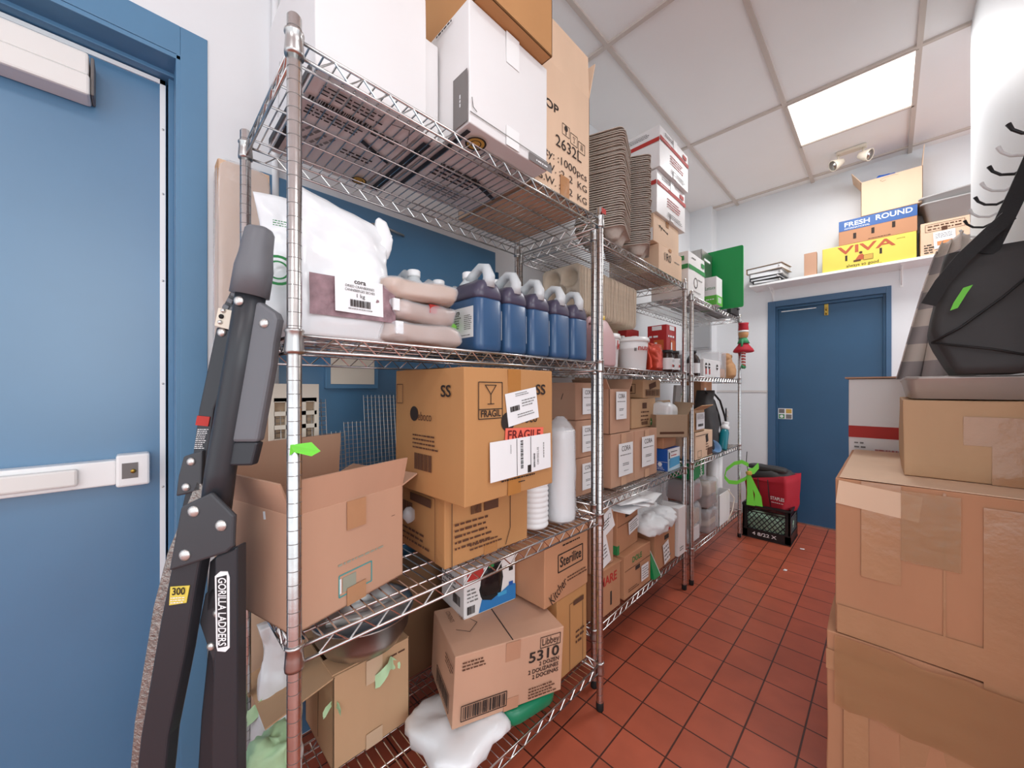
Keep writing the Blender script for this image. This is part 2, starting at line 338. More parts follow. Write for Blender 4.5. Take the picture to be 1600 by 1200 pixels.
def pillow(mb, sx, sy, sz, m, sd=0, amp=.008, f=9, flat=.5, nu=22, nv=14, zc=None, M=None):
    """soft closed bag lying or standing: superellipsoid with creases"""
    secs = []
    for j in range(nv+1):
        v = -PI/2+PI*j/nv; row = []
        for i in range(nu):
            u = 2*PI*i/nu; sg = lambda x, e: math.copysign(abs(x)**e, x)
            p = Vector((sx/2*sg(math.cos(v), flat)*sg(math.cos(u), flat), sy/2*sg(math.cos(v), flat)*sg(math.sin(u), flat), sz/2*sg(math.sin(v), flat)))
            q = Vector((p.x, p.y, p.z))*f+Vector((sd*2.3, sd, sd*.7))
            d = noise.noise(q)+.6*abs(noise.noise(q*2.1))-.2
            p += p.normalized()*d*amp if p.length > 1e-6 else Vector()
            p.z = max(p.z, -sz/2); row.append((p.x, p.y, p.z+(sz/2 if zc is None else zc)))
        secs.append(row)
    mb.loft(secs, m, M=M)
def pouch(mb, wd, th, ht, m, sd=0, amp=.006, skew=0, nu=44, nv=34, M=None, top=.0, z0=0, tilt=0):
    """standing sealed bag: wide in y, thick in x, seam at the top"""
    secs = []
    for j in range(nv+1):
        t = j/nv; k = (1-t**2.2)*.92+.03; ww = wd/2*(1-.06*math.sin(t*PI))*(1 if t < .97 else .99); tt = max(th/2*k*min(1, .55+t*4), .0015); row = []
        for i in range(nu):
            u = 2*PI*i/nu; sg = lambda x, e: math.copysign(abs(x)**e, x)
            p = Vector((tt*sg(math.sin(u), .8), ww*sg(math.cos(u), .75), t*ht+top*(math.cos(u))*t))
            q = p*11+Vector((sd, sd*2, sd*1.3)); d = (noise.noise(q)+.7*abs(noise.noise(q*2.3)))*amp*(.3+t)
            p.x += d*(1 if math.sin(u) > 0 else -1); p.y += noise.noise(q*.7+Vector((9, 0, 0)))*amp*1.5*t; p.z += z0
            row.append((p.x+skew*t, p.y, max(p.z-tilt*t*t*(p.y/wd+.5), z0)))
        secs.append(row)
    mb.loft(secs, m, M=M)
# ================================================================ THE SETTING
XW, YF, ZC = -1.49, 4.32, 3.115
b = MB(); b.bb(-1.75, 3.4, -3.2, 4.5, -.1, 0, FLOORM); struct('floor', b)
b = MB(); b.bb(-1.75, 3.4, -3.2, 4.5, ZC, ZC+.08, CEIL); struct('ceiling', b)
b = MB()
for x in (-1.08, -.482, .12, .722, 1.32, 1.92, 2.52): b.bb(x-.012, x+.012, -3.2, YF, ZC-.012, ZC, TBAR)
for y in (-1.79, -.59, .61, 1.81, 3.01, 4.21): b.bb(XW, 3.3, y-.012, y+.012, ZC-.0125, ZC, TBAR)
b.bb(-.482, .12, 3.60, 3.624, ZC-.012, ZC, TBAR)
struct('trim_1', b)
b = MB()                                      # wall behind the shelves, with the recess of the first door
b.bb(XW-.26, XW, .095, 4.5, 0, ZC, WALL); b.bb(XW-.26, XW, -3.2, .095, 2.231, ZC, WALL); b.bb(XW-.26, XW, -3.2, -.86, 0, 2.231, WALL)
struct('wall_left', b)
b = MB(); b.bb(XW-.2, .9, YF, YF+.15, 2.08, ZC, WALL); b.bb(XW-.2, -.822, YF, YF+.15, 0, 2.08, WALL); b.bb(.018, .9, YF, YF+.15, 0, 2.08, WALL); struct('wall_far', b)
b = MB(); b.bb(XW, -1.276, 4.16, YF, 0, ZC, WALL); struct('wall_pillar', b)
b = MB(); b.bb(.30, .42, 1.1, 3.04, 0, ZC, WALL); struct('wall_right', b)
b = MB(); b.bb(-1.276, -.822, YF-.006, YF-.001, 1.212, 1.232, SEAM); b.bb(XW, -1.276, 4.153, 4.159, 1.212, 1.232, SEAM); struct('trim_2', b)
b = MB(); b.bb(-1.276, -.822, YF-.012, YF-.001, 0, .09, SEAM); struct('baseboard_far', b)
# first door (left edge of the picture)
XL = -1.60
b = MB(); b.bb(XL-.045, XL, -.85, .068, .008, 2.205, BLUE); d1 = struct('door_1', b, bevel=.002)
b = MB(); b.bb(XL, XL+.004, .053, .066, .02, 2.203, WHITEG); b.bb(XL, XL+.004, -.85, .066, 2.19, 2.203, WHITEG); b.build('weather_strip', d1)
b = MB()
for z in (.3, .62, .94, 1.26, 1.58, 1.85, 2.05): b.lathe([(.003, 0), (.003, .0015)], RIVET, 10, M=Matrix.Translation((XL+.004, .06, z)) @ Matrix.Rotation(PI/2, 4, 'Y'))
b.build('screw', d1)
b = MB()                                       # frame: face, return, head
b.bb(XW-.001, XW+.004, .094, .157, 0, 2.32, BLUEF); b.bb(XL-.05, XW+.003, .084, .0955, 0, 2.24, BLUEF); b.bb(XL-.05, XL+.02, .072, .085, 0, 2.22, BLUEF)
b.bb(XW-.001, XW+.004, -.93, .094, 2.233, 2.32, BLUEF); b.bb(XL-.05, XW+.003, -.86, .095, 2.219, 2.232, BLUEF); b.bb(XL-.02, XL+.035, -.86, .085, 2.207, 2.22, BLUEF)
b.build('door_frame', d1, bevel=.0015)
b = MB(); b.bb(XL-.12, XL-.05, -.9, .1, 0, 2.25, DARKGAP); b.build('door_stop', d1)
c = thing('door_closer', 'off-white box-shaped closer at the top of the large blue door on the left', 'door closer', (XL, -.35, 2.04))
b = MB(); b.bb(0, .07, -.27, .262, 0, .055, CLOSER); b.bb(0, .066, -.268, .26, .055, .115, CLOSER); b.build('housing', c, bevel=.006)
b = MB(); b.bb(.0, .062, .2625, .27, .006, .11, GREYB); b.build('end_cap', c, bevel=.004)
c = thing('push_bar', 'long pale grey panic bar across the blue door on the left', 'push bar', (XL, -.4, .97))
b = MB(); b.bb(0, .045, -.42, .36, 0, .07, WHITEG); b.build('rail', c, bevel=.004)
b = MB(); b.bb(.045, .062, -.42, .29, .012, .058, CLOSER); b.build('touch_bar', c, bevel=.006)
b = MB(); b.bb(0, .052, .36, .43, -.008, .084, WHITEG); b.build('end_cap', c, bevel=.006)
b = MB(); b.bb(.046, .0535, .372, .405, .016, .06, GREYB); b.lathe([(.006, 0), (.006, .002)], BRASS, 12, M=Matrix.Translation((.054, .395, .036)) @ Matrix.Rotation(PI/2, 4, 'Y')); b.build('latch_window', c)
# second door, behind the shelving
b = MB(); b.bb(XW, XW+.022, .29, 1.345, .02, 1.965, BLUE); d2 = struct('door_2', b, bevel=.002)
b = MB(); b.bb(XW+.022, XW+.04, .49, .69, 1.245, 1.5, BLUEF); b.build('vision_frame', d2, bevel=.002)
b = MB(); b.bb(XW+.04, XW+.043, .507, .672, 1.262, 1.48, CREAM); b.build('vision_pane', d2)
b = MB(); b.bb(XW+.0, XW+.03, 1.345, 1.36, 1.80, 1.86, BLUED); b.bb(XW+.0, XW+.03, 1.345, 1.36, .3, .36, BLUED); b.build('hinge', d2)
c = thing('door_closer', 'white closer arm high on the blue door behind the shelving', 'door closer', (XW+.022, .55, 1.80))
b = MB(); b.bb(0, .04, -.15, .13, 0, .06, CLOSER); b.build('housing', c, bevel=.004)
b = MB(); b.tube([(.03, 0, .06), (.06, .12, .085), (.02, .25, .09)], .006, STEEL); b.build('arm', c)
# far door
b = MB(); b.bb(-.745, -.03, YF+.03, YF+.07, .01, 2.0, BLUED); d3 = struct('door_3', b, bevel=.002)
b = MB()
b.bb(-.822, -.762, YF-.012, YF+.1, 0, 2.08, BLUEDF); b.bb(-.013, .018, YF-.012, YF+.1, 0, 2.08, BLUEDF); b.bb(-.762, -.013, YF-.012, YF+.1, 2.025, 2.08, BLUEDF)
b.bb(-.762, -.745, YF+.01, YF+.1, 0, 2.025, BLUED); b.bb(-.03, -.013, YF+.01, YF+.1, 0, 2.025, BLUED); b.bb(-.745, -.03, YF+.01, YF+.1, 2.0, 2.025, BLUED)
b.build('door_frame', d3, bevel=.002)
b = MB(); b.bb(-.745, -.03, YF+.02, YF+.05, .001, .012, STEEL); b.build('threshold', d3)
b = MB(); b.bb(-.03, -.02, YF+.03, YF+.2, 0, 2.0, DARKGAP)
b = MB(); b.bb(-.72, -.46, YF+.024, YF+.03, 1.975, 1.982, WHITEG); b.build('weather_strip', d3)
c = thing('door_notice', 'small square of four coloured stickers on the far blue door', 'sticker', (-.69, YF+.0285, 1.01))
b = MB(); b.bb(-.055, .055, -.001, .001, -.05, .05, PAPER); b.build('sticker_sheet', c)
b = MB(); M = axes((-.055, -.0013, -.05), (1, 0, 0), (0, 0, 1)); draw(b, M, .11, .1, [('r', .25, .75, .4, .4, GREYB), ('r', .75, .75, .4, .4, INKY), ('r', .25, .25, .4, .4, INKG), ('r', .75, .25, .4, .4, INKGR), ('o', .25, .25, .14, PAPER, 1)]); b.build('printed_text', c)
c = thing('door_hook', 'brass over-the-door hook at the top of the far blue door', 'hook', (-.39, YF+.028, 1.9))
b = MB(); b.bb(-.014, .014, -.004, 0, 0, .1, BRASS); b.build('plate', c, bevel=.001)
b = MB()
for z in (.02, .055): b.tube([(0, -.004, z), (0, -.028, z-.012), (0, -.036, z+.012)], .005, BRASS)
b.build('prong', c)
# conduit on the left wall, red-bordered notice, grey electrical panel
tag(MB().tube([(XW+.02, .335, 0), (XW+.02, .335, 2.25), (XW+.02, .335, 3.11)], .011, WALL).build('wall_pipe'), 'thin white pipe running up the wall behind the nearest shelving', 'pipe')
c = thing('wall_notice', 'small white notice with a thin red border beside the blue door frame', 'notice', (XW+.001, .205, 1.49))
b = MB(); b.bb(0, .002, -.035, .05, 0, .15, PAPER); b.build('notice_sheet', c)
b = MB(); M = axes((.0025, -.035, 0), (0, 1, 0), (0, 0, 1)); draw(b, M, .085, .15, [('f', .5, .5, .9, .93, INKR, .002), ('t', 'C', .3, .55, .12, INK), ('t', 'C', .3, .8, .12, INK)]); b.build('printed_text', c)
c = thing('electrical_panel', 'flat grey electrical panel on the white pillar in the far left corner', 'panel', (-1.385, 4.16, 1.65))
b = MB(); b.bb(-.1, .105, -.035, 0, 0, .5, GREYW); b.build('cabinet', c, bevel=.003)
b = MB(); b.bb(-.085, .09, -.04, -.035, .02, .48, GREYW); b.build('cover', c, bevel=.002)
# ceiling light panels
def panel(loc, sx, sy, label):
    t = thing('ceiling_light', label, 'light', loc)
    b = MB(); b.bb(-sx/2, sx/2, -sy/2, sy/2, -.006, -.002, PANEL); b.build('diffuser', t)
    b = MB()
    for x0, x1, y0, y1 in ((-sx/2-.012, -sx/2, -sy/2, sy/2), (sx/2, sx/2+.012, -sy/2, sy/2), (-sx/2, sx/2, -sy/2-.012, -sy/2), (-sx/2, sx/2, sy/2, sy/2+.012)): b.bb(x0, x1, y0, y1, -.014, -.001, TBAR)
    b.build('frame', t)
panel((-.181, 3.315, ZC-.002), .575, .575, 'bright square light panel set in the white tiled ceiling')
# emergency spot lights on the ceiling
c = thing('spot_light', 'cream twin-head emergency spot lamp on the ceiling near the bright panel', 'spot light', (-.204, 3.94, ZC-.001))
b = MB(); b.bb(-.09, .09, -.03, .03, -.022, 0, CREAM); b.build('base', c, bevel=.008)
for sx, az in ((-.075, R(215)), (.07, R(-20))):
    b = MB(); b.tube([(sx, 0, -.02), (sx, -.005, -.05), (sx, -.01, -.065)], .008, CREAM); b.build('bracket', c)
    Mh = Matrix.Translation((sx, -.01, -.085)) @ Matrix.Rotation(az, 4, 'Z') @ Matrix.Rotation(R(115), 4, 'Y')
    b = MB(); b.lathe([(.012, -.035), (.022, -.03), (.032, 0), (.042, .035), (.043, .045), (.037, .045), (.03, .02), (.01, .005)], CREAM, 20, M=Mh); h = b.build('lamp_head', c)
    b = MB(); b.lathe([(.036, .044), (.022, .03), (.006, .02)], STEEL, 20, M=Mh); b.build('reflector', h)
# ================================================================ WIRE SHELVING
def wire_shelf(D, L, z):
    b = MB(); rw = .0019
    n = round(L/.0262)
    for i in range(1, n): y = L*i/n; b.tube([(-.004, y, z), (-D+.004, y, z)], rw, CHROME, 5, caps=False)
    for k in (.12, .31, .5, .69, .88): b.tube([(-D*k, .004, z-.005), (-D*k, L-.004, z-.005)], .003, CHROME, 6)
    for (p, q) in (((0, .012), (0, L-.012)), ((-D, .012), (-D, L-.012)), ((-.012, 0), (-D+.012, 0)), ((-.012, L), (-D+.012, L))):
        for dz in (0, -.03): b.tube([(p[0], p[1], z+dz), (q[0], q[1], z+dz)], .0034, CHROME, 8)
        ln = math.dist(p, q); m = max(2, round(ln/.031)); pts = []
        for i in range(m+1): t = .03+.94*i/m; pts.append((p[0]+(q[0]-p[0])*t, p[1]+(q[1]-p[1])*t, z-.001 if i % 2 else z-.029))
        b.tube(pts, .0024, CHROME, 5)
    return b
def shelving(label, x, y, D, L, hs, top, rz=0):
    t = thing('wire_shelving_unit', label, 'shelving', (x, y, 0), (0, 0, R(rz)), 'wire shelving units along the left wall')
    for px in (0, -D):
        for py in (0, L):
            b = MB(); b.lathe([(.0127, .02), (.0127, top-.004), (.010, top)], CHROME, 20, (px, py, 0), caps=False); z = .04
            while z < top-.01: b.lathe([(.01283, z-.0007), (.01283, z+.0007)], GROOVE, 20, (px, py, 0), caps=False); z += .0254
            po = b.build('post', t, recalc=False)
            b = MB(); b.lathe([(.012, 0), (.0145, .004), (.0145, .03), (.0125, .034)], RUB, 16, (px, py, 0)); b.build('foot', po)
    for z in hs:
        s = wire_shelf(D, L, z).build('wire_shelf', t, recalc=False)
        for px in (0, -D):
            for py in (0, L):
                b = MB(); b.lathe([(.0165, -.036), (.0172, -.03), (.0158, -.012), (.0150, .003), (.0172, .006), (.0172, .009), (.0145, .011)], CHROMED, 20, (px, py, z)); b.build('corner_sleeve', s)
    return t
S1 = (.178, .753, 1.345, 1.903); S2 = (.235, .755, 1.34, 1.895); S3 = (.225, .77, 1.325, 1.838)
shelving('nearest wire shelving unit, with the open carton and dark syrup jugs', -.79, .211, .445, 1.06, S1, 1.945)
shelving('middle wire shelving unit, with the white buckets and stacked pulp trays', -.868, 1.352, .415, 1.055, S2, 1.925, 1.5)
shelving('farthest wire shelving unit, next to the red bag and crate', -.885, 2.497, .42, 1.09, S3, 1.868)
tag(MB().add([wob((x, y, z), .002, 60, 3) for x, y, z in [(-.7745, .2, 1.14), (-.7745, .235, 1.142), (-.765, .25, 1.125), (-.762, .232, 1.118), (-.772, .205, 1.127), (-.779, .2, 1.12)]]+[(-.7775, .205, 1.13)], [(0, 1, 2, 3, 4, 5)], LIME).build('tape_scrap'), 'bright green tape scrap stuck to the nearest chrome post', 'tape')
# ================================================================ LADDER
lad = thing('folding_ladder', 'black folded multi-position ladder leaning between the blue door and the shelving', 'ladder', (-.942, .0763, 0), (0, 0, R(45)))
def lp(u, v): return ((u-300)*.72/588, C-(v-608)*.72/588)
def lplate(name, poly, y0, y1, m, bev=.003, par=None):
    b = MB(); b.prism([lp(*p) for p in poly], y0, y1, m); return b.build(name, par or lad, bevel=bev)
def rivets(par, pts, y, r=.009):
    for u, v in pts:
        s, z = lp(u, v); b = MB(); b.lathe([(r, 0), (r*.95, .002), (r*.6, .0045), (.001, .005)], RIVET, 16, M=Matrix.Translation((s, y, z)) @ Matrix.Rotation(PI/2, 4, 'X')); b.build('rivet', par)
def l3(u, v, y): s, z = lp(u, v); return (s, y, z)
b = MB(); b.tube([l3(397, 430, 0), l3(372, 580, 0), l3(345, 735, 0), l3(337, 800, 0)], .025, BLACKP, 24); r1 = b.build('upper_rail', lad); rivets(r1, [(388, 475)], -.025)
b = MB(); b.tube([l3(407, 356, 0), l3(407, 358, 0), l3(406, 363, 0), l3(402, 385, 0), l3(400, 400, 0), l3(397, 420, 0), l3(390, 462, 0)], [.012, .02, .0245, .0265, .028, .032, .0325], GREYP, 24); b.build('end_cap', lad)
b = MB(); b.tube([l3(396, 388, .015), l3(372, 432, .03), l3(350, 480, .035)], [.012, .013, .014], BLACKP, 14); b.build('grip_arm', lad)
g = lplate('grip', [(368, 418), (378, 432), (366, 505), (329, 506), (340, 472)], .015, .045, DARKP)
b = MB()
for i in range(6):
    for j in range(2):
        u, v = 372-i*6.5+j*11, 438+i*10+j*4; s, z = lp(u, v); b.box((0, 0, 0), (.0125, .006, .0095), GREYP, Matrix.Translation((s, .012, z)) @ Matrix.Rotation(R(25), 4, 'Y'))
tag(b.build('tread_pad', g, bevel=.002))
h = lplate('hinge_plate', [(338, 480), (363, 485), (360, 516), (332, 508)], .004, .015, CREAM, .001); rivets(h, [(347, 485), (342, 503)], .004, .0045)
b = MB(); s, z = lp(344, 494); b.lathe([(.0045, 0), (.0045, .002)], RUB, 12, M=Matrix.Translation((s, .0035, z)) @ Matrix.Rotation(PI/2, 4, 'X')); b.build('bolt_hole', h)
lr = lplate('side_rail', [(330, 509), (362, 516), (346, 590), (326, 640), (318, 700), (303, 775), (281, 770), (292, 715), (302, 640)], .012, .05, BLACKP); rivets(lr, [(339, 518)], .012, .0085)
b = MB(); b.prism([lp(*p) for p in [(301, 650), (321, 652), (318, 667), (298, 665)]], .010, .0117, INKR); wl = b.build('warning_sticker', lad)
b = MB(); M = axes(l3(294, 704, .0113), (1, 0, 0), (.18, 0, .98)); draw(b, M, .023, .043, [('d', .5, .5, .85, .95, 11, WHITE_INK)]); b.build('printed_text', wl)
jh = lplate('hinge_bracket', [(283, 714), (313, 704), (311, 768), (271, 777), (275, 745)], .004, .03, DARKP); rivets(jh, [(296, 722), (288, 762)], .004, .008)
lplate('rear_leg', [(268, 774), (292, 775), (246, 960), (222, 1134), (180, 1590), (160, 1590), (203, 1134), (240, 900)], .03, .055, BLACKP)
lplate('tread', [(305, 750), (322, 770), (290, 880), (262, 1010), (240, 1134), (200, 1590), (165, 1590), (206, 1134), (236, 950), (258, 865)], .004, .03, TREAD, .002)
pl = lplate('joint_plate', [(306, 784), (351, 762), (386, 797), (384, 843), (374, 852), (288, 880)], -.034, -.024, DARKP, .004); rivets(pl, [(326, 790), (367, 811), (313, 855)], -.034, .0105)
ll = lplate('front_leg', [(286, 872), (330, 860), (322, 905), (305, 1010), (280, 1134), (232, 1605), (186, 1605), (238, 1134), (268, 960)], -.024, .004, BLACKP, .004)
b = MB(); b.prism([lp(*p) for p in [(285, 906), (314, 904), (309, 930), (283, 934)]], -.0256, -.0245, YEL); ys = b.build('yellow_sticker', lad)
b = MB(); M = axes(l3(283, 933, -.0262), (1, 0, .06), (.06, 0, 1)); draw(b, M, .034, .033, [('t', '300', .5, .72, .4, INK, .7, 0, True), ('d', .5, .25, .8, .4, 3, WHITE_INK)]); b.build('printed_text', ys)
rl = lplate('front_leg', [(350, 862), (384, 846), (384, 1134), (384, 1605), (344, 1605), (345, 1134), (351, 950)], -.024, .004, BLACKP, .004)
b = MB(); b.prism([lp(*p) for p in [(352, 890), (360, 883), (371, 883), (374, 892), (374, 998), (368, 1004), (356, 1003), (354, 995)]], -.0256, -.0245, WHITE_INK); gs = b.build('maker_sticker', lad)
b = MB(); b.prism([lp(*p) for p in [(355, 892), (370, 888), (371, 995), (357, 998)]], -.0262, -.0256, BLK); b.build('sticker_field', gs)
b = MB(); s, z = lp(363, 943); b.text('GORILLA LADDERS', axes((s, -.0267, z), (0, 0, -1), (1, 0, 0)), .0145, WHITE_INK, True, .125); b.build('printed_text', gs)
hb = lplate('locking_hinge', [(317, 930), (328, 920), (340, 918), (347, 940), (346, 1000), (330, 1040), (308, 975)], .004, .02, DARKP); rivets(hb, [(337, 960), (327, 1012)], .004, .008)
lplate('brace', [(324, 880), (352, 855), (350, 905), (340, 950), (318, 960)], .004, .03, BLACKP)
lplate('rear_leg', [(318, 960), (346, 990), (325, 1134), (300, 1590), (272, 1590), (300, 1134)], .02, .05, BLACKP)
lplate('brace', [(322, 1005), (336, 1005), (352, 1075), (353, 1590), (335, 1590), (336, 1134)], .006, .02, BLACKP)
bp = lplate('storage_bracket', [(400, 472), (412, 474), (436, 490), (440, 500), (433, 540), (430, 570), (408, 690), (362, 690), (380, 570)], -.012, .012, GREYP, .006); rivets(bp, [(419, 507)], -.012, .009)
lplate('bracket_foot', [(363, 690), (408, 690), (399, 726), (352, 727)], -.010, .010, BLACKP, .004)
for u0, u1 in ((186, 232), (344, 384)):
    s0, s1 = lp(u0, 0)[0], lp(u1, 0)[0]; b = MB(); b.bb(s0-.003, s1+.003, -.028, .008, 0, .035, RUB); b.build('rubber_foot', lad, bevel=.004)
# cardboard wrapped in plastic, behind the ladder
t = thing('flat_carton', 'tall flattened cardboard carton in clear wrap standing behind the folded ladder', 'carton', (-1.41, .235, 0), (0, 0, 0))
b = MB(); softbox(b, .05, .13, 1.92, K_PALE, 5, .002); b.build('body', t, bevel=.002)
b = MB(); b.bb(-.026, .0262, -.0665, -.0652, .01, 1.915, K_EDGE); b.build('corrugated_edge', t)
b = MB(); pillow(b, .062, .145, .75, CLEARP, 4, .008, 14, .25, M=Matrix.Translation((0, 0, 1.18))); b.build('plastic_wrap', t)
# ================================================================ NEAR UNIT, TOP SHELF
t4 = 1.907
stars = lambda s, t, r: [('o', s, t, r, INKY, 1), ('o', s, t, r*1.05, INK), ('o', s, t, r*.55, INK)]
carton('white_carton', 'white carton with barcode on its underside at the left end of the top shelf', 'box', (-1.22, -.835, .262, .525, t4, t4+.33), m=WHITEB, tape=False,
  prints={'-z': [('d', .35, .88, .5, .1, 3, INK), ('b', .33, .76, .56, .06, INK), ('d', .32, .66, .5, .1, 3, INK), ('d', .22, .42, .22, .26, 5, INKGR, 70), ('y', [(.62, .62), (.98, .50), (.98, .47), (.60, .585)], BLK), ('d', .78, .74, .3, .08, 2, INK), ('d', .7, .40, .35, .08, 2, INK), ('r', .03, .25, .05, .3, BLK), ('h', [(.72, .9), (.88, .93), (.96, .8)], INKGR, .002)]+stars(.9, .1, .055),
          '-y': [('r', .5, .04, .9, .05, BLK), ('h', [(.3, .1), (.34, .5)], INKGR, .001)], '+x': [('d', .2, .9, .3, .05, 2, INKGR)]})
carton('white_carton', 'tall white carton with grey corner bands overhanging the top shelf edge', 'box', (-1.13, -.737, .586, .888, t4, t4+.312), m=WHITEB, tape=['+x'], tmat=WHITEG,
  prints={'+x': [('r', .89, .035, .34, .075, GREYB), ('d', .88, .035, .12, .035, 1, PAPER), ('r', .5, .08, 1., .008, INKGR), ('h', [(.02, .2), (.03, .13), (.07, .11)], INK, .0015)],
          '-y': [('r', .92, .22, .15, .42, GREYB), ('d', .92, .22, .09, .035, 1, PAPER, 90), ('d', .35, .55, .6, .07, 2, INK, 90), ('d', .75, .95, .2, .04, 1, INK)],
          '-z': [('d', .8, .75, .3, .1, 2, INK), ('y', [(.55, .55), (.98, .42), (.98, .38), (.52, .50)], BLK), ('d', .4, .45, .5, .2, 4, INK), ('d', .45, .2, .6, .12, 3, INKGR), ('r', .05, .5, .04, .9, BLK)]+stars(.2, .88, .07)})
carton('white_carton', 'narrow white carton squeezed between the two larger white cartons on the top shelf', 'box', (-1.22, -.86, .532, .578, t4, t4+.26), m=WHITEB, tape=False,
  prints={'-z': [('r', .5, .5, .5, .9, BLK)]})
carton('cardboard_box', 'open brown cardboard box on top of the tall white carton', 'box', (-1.05, -.70, .60, .868, 2.2205, 2.42), m=K_OR, tape=False, open_top={'+x': (18, .1), '-y': (25, .1)})
carton('cardboard_box', 'tall pale cardboard box printed 2632L with raised flaps on the top shelf', 'box', (-1.2, -.80, .90, 1.215, t4, t4+.435), m=K_PALE, tape=['+x'], open_top={'+x': (-2, .16), '+y': (15, .16)},
  prints={'+x': [('t', 'ATOP', .17, .66, .065, INK, .46, 0, True), ('f', .53, .555, .13, .085, INK, .0015), ('f', .68, .53, .13, .085, INK, .0015), ('f', .83, .51, .13, .085, INK, .0015), ('o', .53, .57, .022, INK, 1), ('r', .53, .545, .01, .05, INK), ('g', .68, .53, .05, INK), ('t', 'II', .83, .51, .05, INK), ('t', '2632L', .58, .42, .088, INK, .48, 0), ("t", "Q'ty: :1000pcs", .47, .28, .06, INK, .92), ('t', 'N.W. :2. 2  KG', .48, .18, .055, INK, .9), ('t', 'G.W. :3. 2  KG', .48, .075, .055, INK, .9)]})
tag(MB().box((0, 0, 0), (.0006, .03, .02), INKR).build('price_sticker', loc=(-.7715, 1.27, 1.925)), 'small red sticker at the top of the second chrome post', 'sticker')
# ================================================================ MIDDLE AND FAR UNITS, TOP SHELF
t4b = S2[3]+.004
def carrier(nm, lab, loc, rot, m, grp):
    b = MB(); n = 22; w = .105; rr = .02; V = []; d = .012
    def hgt(x, y):
        z = 0
        for cx in (-.05, .05):
            for cy in (-.05, .05):
                q = math.hypot(x-cx, y-cy)
                z = min(z, -.042*max(0, min(1, (.044-q)/.017)))
        q = math.hypot(x, y); z = min(z, -.02*max(0, min(1, (.03-q)/.012)))
        return z
    for j in range(n+1):
        for i in range(n+1):
            x = -w+2*w*i/n; y = -w+2*w*j/n; cx, cy = max(-w+rr, min(w-rr, x)), max(-w+rr, min(w-rr, y)); q = math.hypot(x-cx, y-cy)
            px, py = (cx+(x-cx)*rr/q*min(1, q/rr), cy+(y-cy)*rr/q*min(1, q/rr)) if q > rr else (x, y)
            V.append((px, py, hgt(x, y)))
    F = [(j*n+j+i, j*n+j+i+1, (j+1)*(n+1)+i+1, (j+1)*(n+1)+i) for j in range(n) for i in range(n)]
    b.add(V, F, m, smooth=True)
    o = rrect(w+.002, w+.002, rr+.002, 5); i_ = rrect(w-.003, w-.003, rr-.003, 5); k = len(o)
    b.loft([[(x, y, -.0005) for x, y in i_], [(x, y, .0012) for x, y in o], [(x*1.03, y*1.03, -.0022) for x, y in o], [(x*1.028, y*1.028, -.0045) for x, y in o], [(x*.99, y*.99, -.0026) for x, y in o]], m, caps=False)
    ob = b.build(nm, None, loc, rot, recalc=False); return tag(ob, lab, 'cup carrier tray', grp)
G1 = 'pulp cup carriers in the tall left stack on the top shelf'; G2 = 'pulp cup carriers in the second stack on the top shelf'; G3 = 'pulp cup carriers in the sideways row above the jugs'
c0 = carrier('cup_carrier', 'grey moulded pulp cup carrier in the tall left stack on the top shelf', (-.935, 1.535, t4b+.05), (0, 0, R(20)), PULP, G1)
for k in range(1, 42): dup(c0, (-.935+random.uniform(-.003, .003), 1.535+random.uniform(-.003, .003), t4b+.05+k*.0102), (0, 0, R(20+random.uniform(-2, 2))))
for k in range(43): dup(c0, (-.955+random.uniform(-.003, .003), 1.795+random.uniform(-.003, .003), t4b+.05+k*.0102), (0, 0, R(28+random.uniform(-2, 2))), 'grey moulded pulp cup carrier in the second stack, beside the white cartons', G2)
carton('cardboard_box', 'pale cardboard box marked 1R0 at the bottom of the middle top shelf pile', 'box', (-1.2, -.893, 2.035, 2.36, t4b, t4b+.15), m=K_PALE, tape=False, prints={'+x': [('t', '1R0', .33, .6, .3, INK), ('r', .45, .94, .1, .12, TAPE), ('d', .75, .6, .25, .1, 1, INKGR)]})
carton('cardboard_box', 'pale cardboard box with handwriting and a white side label under the red-banded cartons', 'box', (-1.18, -.9, 1.985, 2.33, t4b+.151, t4b+.302), m=K_PALE, tape=False, prints={'+x': [('d', .35, .6, .35, .12, 1, INK, -8), ('h', [(.18, .55), (.22, .68), (.25, .5), (.3, .63)], INK, .002), ('r', .5, .88, .1, .22, TAPE)], '-y': [('r', .92, .25, .14, .45, PAPER)]})
def redband(s='+x'):
    return [('r', .5, .70, 1.0, .10, INKR), ('d', .3, .88, .3, .1, 2, INKGR), ('r', .85, .84, .14, .1, INKR), ('d', .55, .4, .45, .25, 4, INKR), ('d', .6, .12, .5, .12, 3, INKGR), ('d', .22, .7, .25, .03, 1, PAPER)]
carton('white_carton', 'white carton with red band, lower of the pair near the ceiling', 'box', (-1.2, -.883, 1.986, 2.385, 2.202, 2.432), m=WHITEB, tape=['+x'], tmat=WHITEG, prints={'+x': redband(), '-y': [('r', .5, .70, 1.0, .10, INKR), ('b', .6, .2, .25, .12, INKR)]})
carton('white_carton', 'white carton with red band, topmost of the pair near the ceiling', 'box', (-1.19, -.862, 1.975, 2.375, 2.434, 2.655), m=WHITEB, tape=['+x'], tmat=WHITEG, prints={'+x': redband(), '-y': [('r', .5, .66, 1.0, .10, INKR), ('d', .6, .85, .5, .12, 3, INKGR), ('b', .6, .2, .25, .12, INKR)]})
t4c = S3[3]+.004
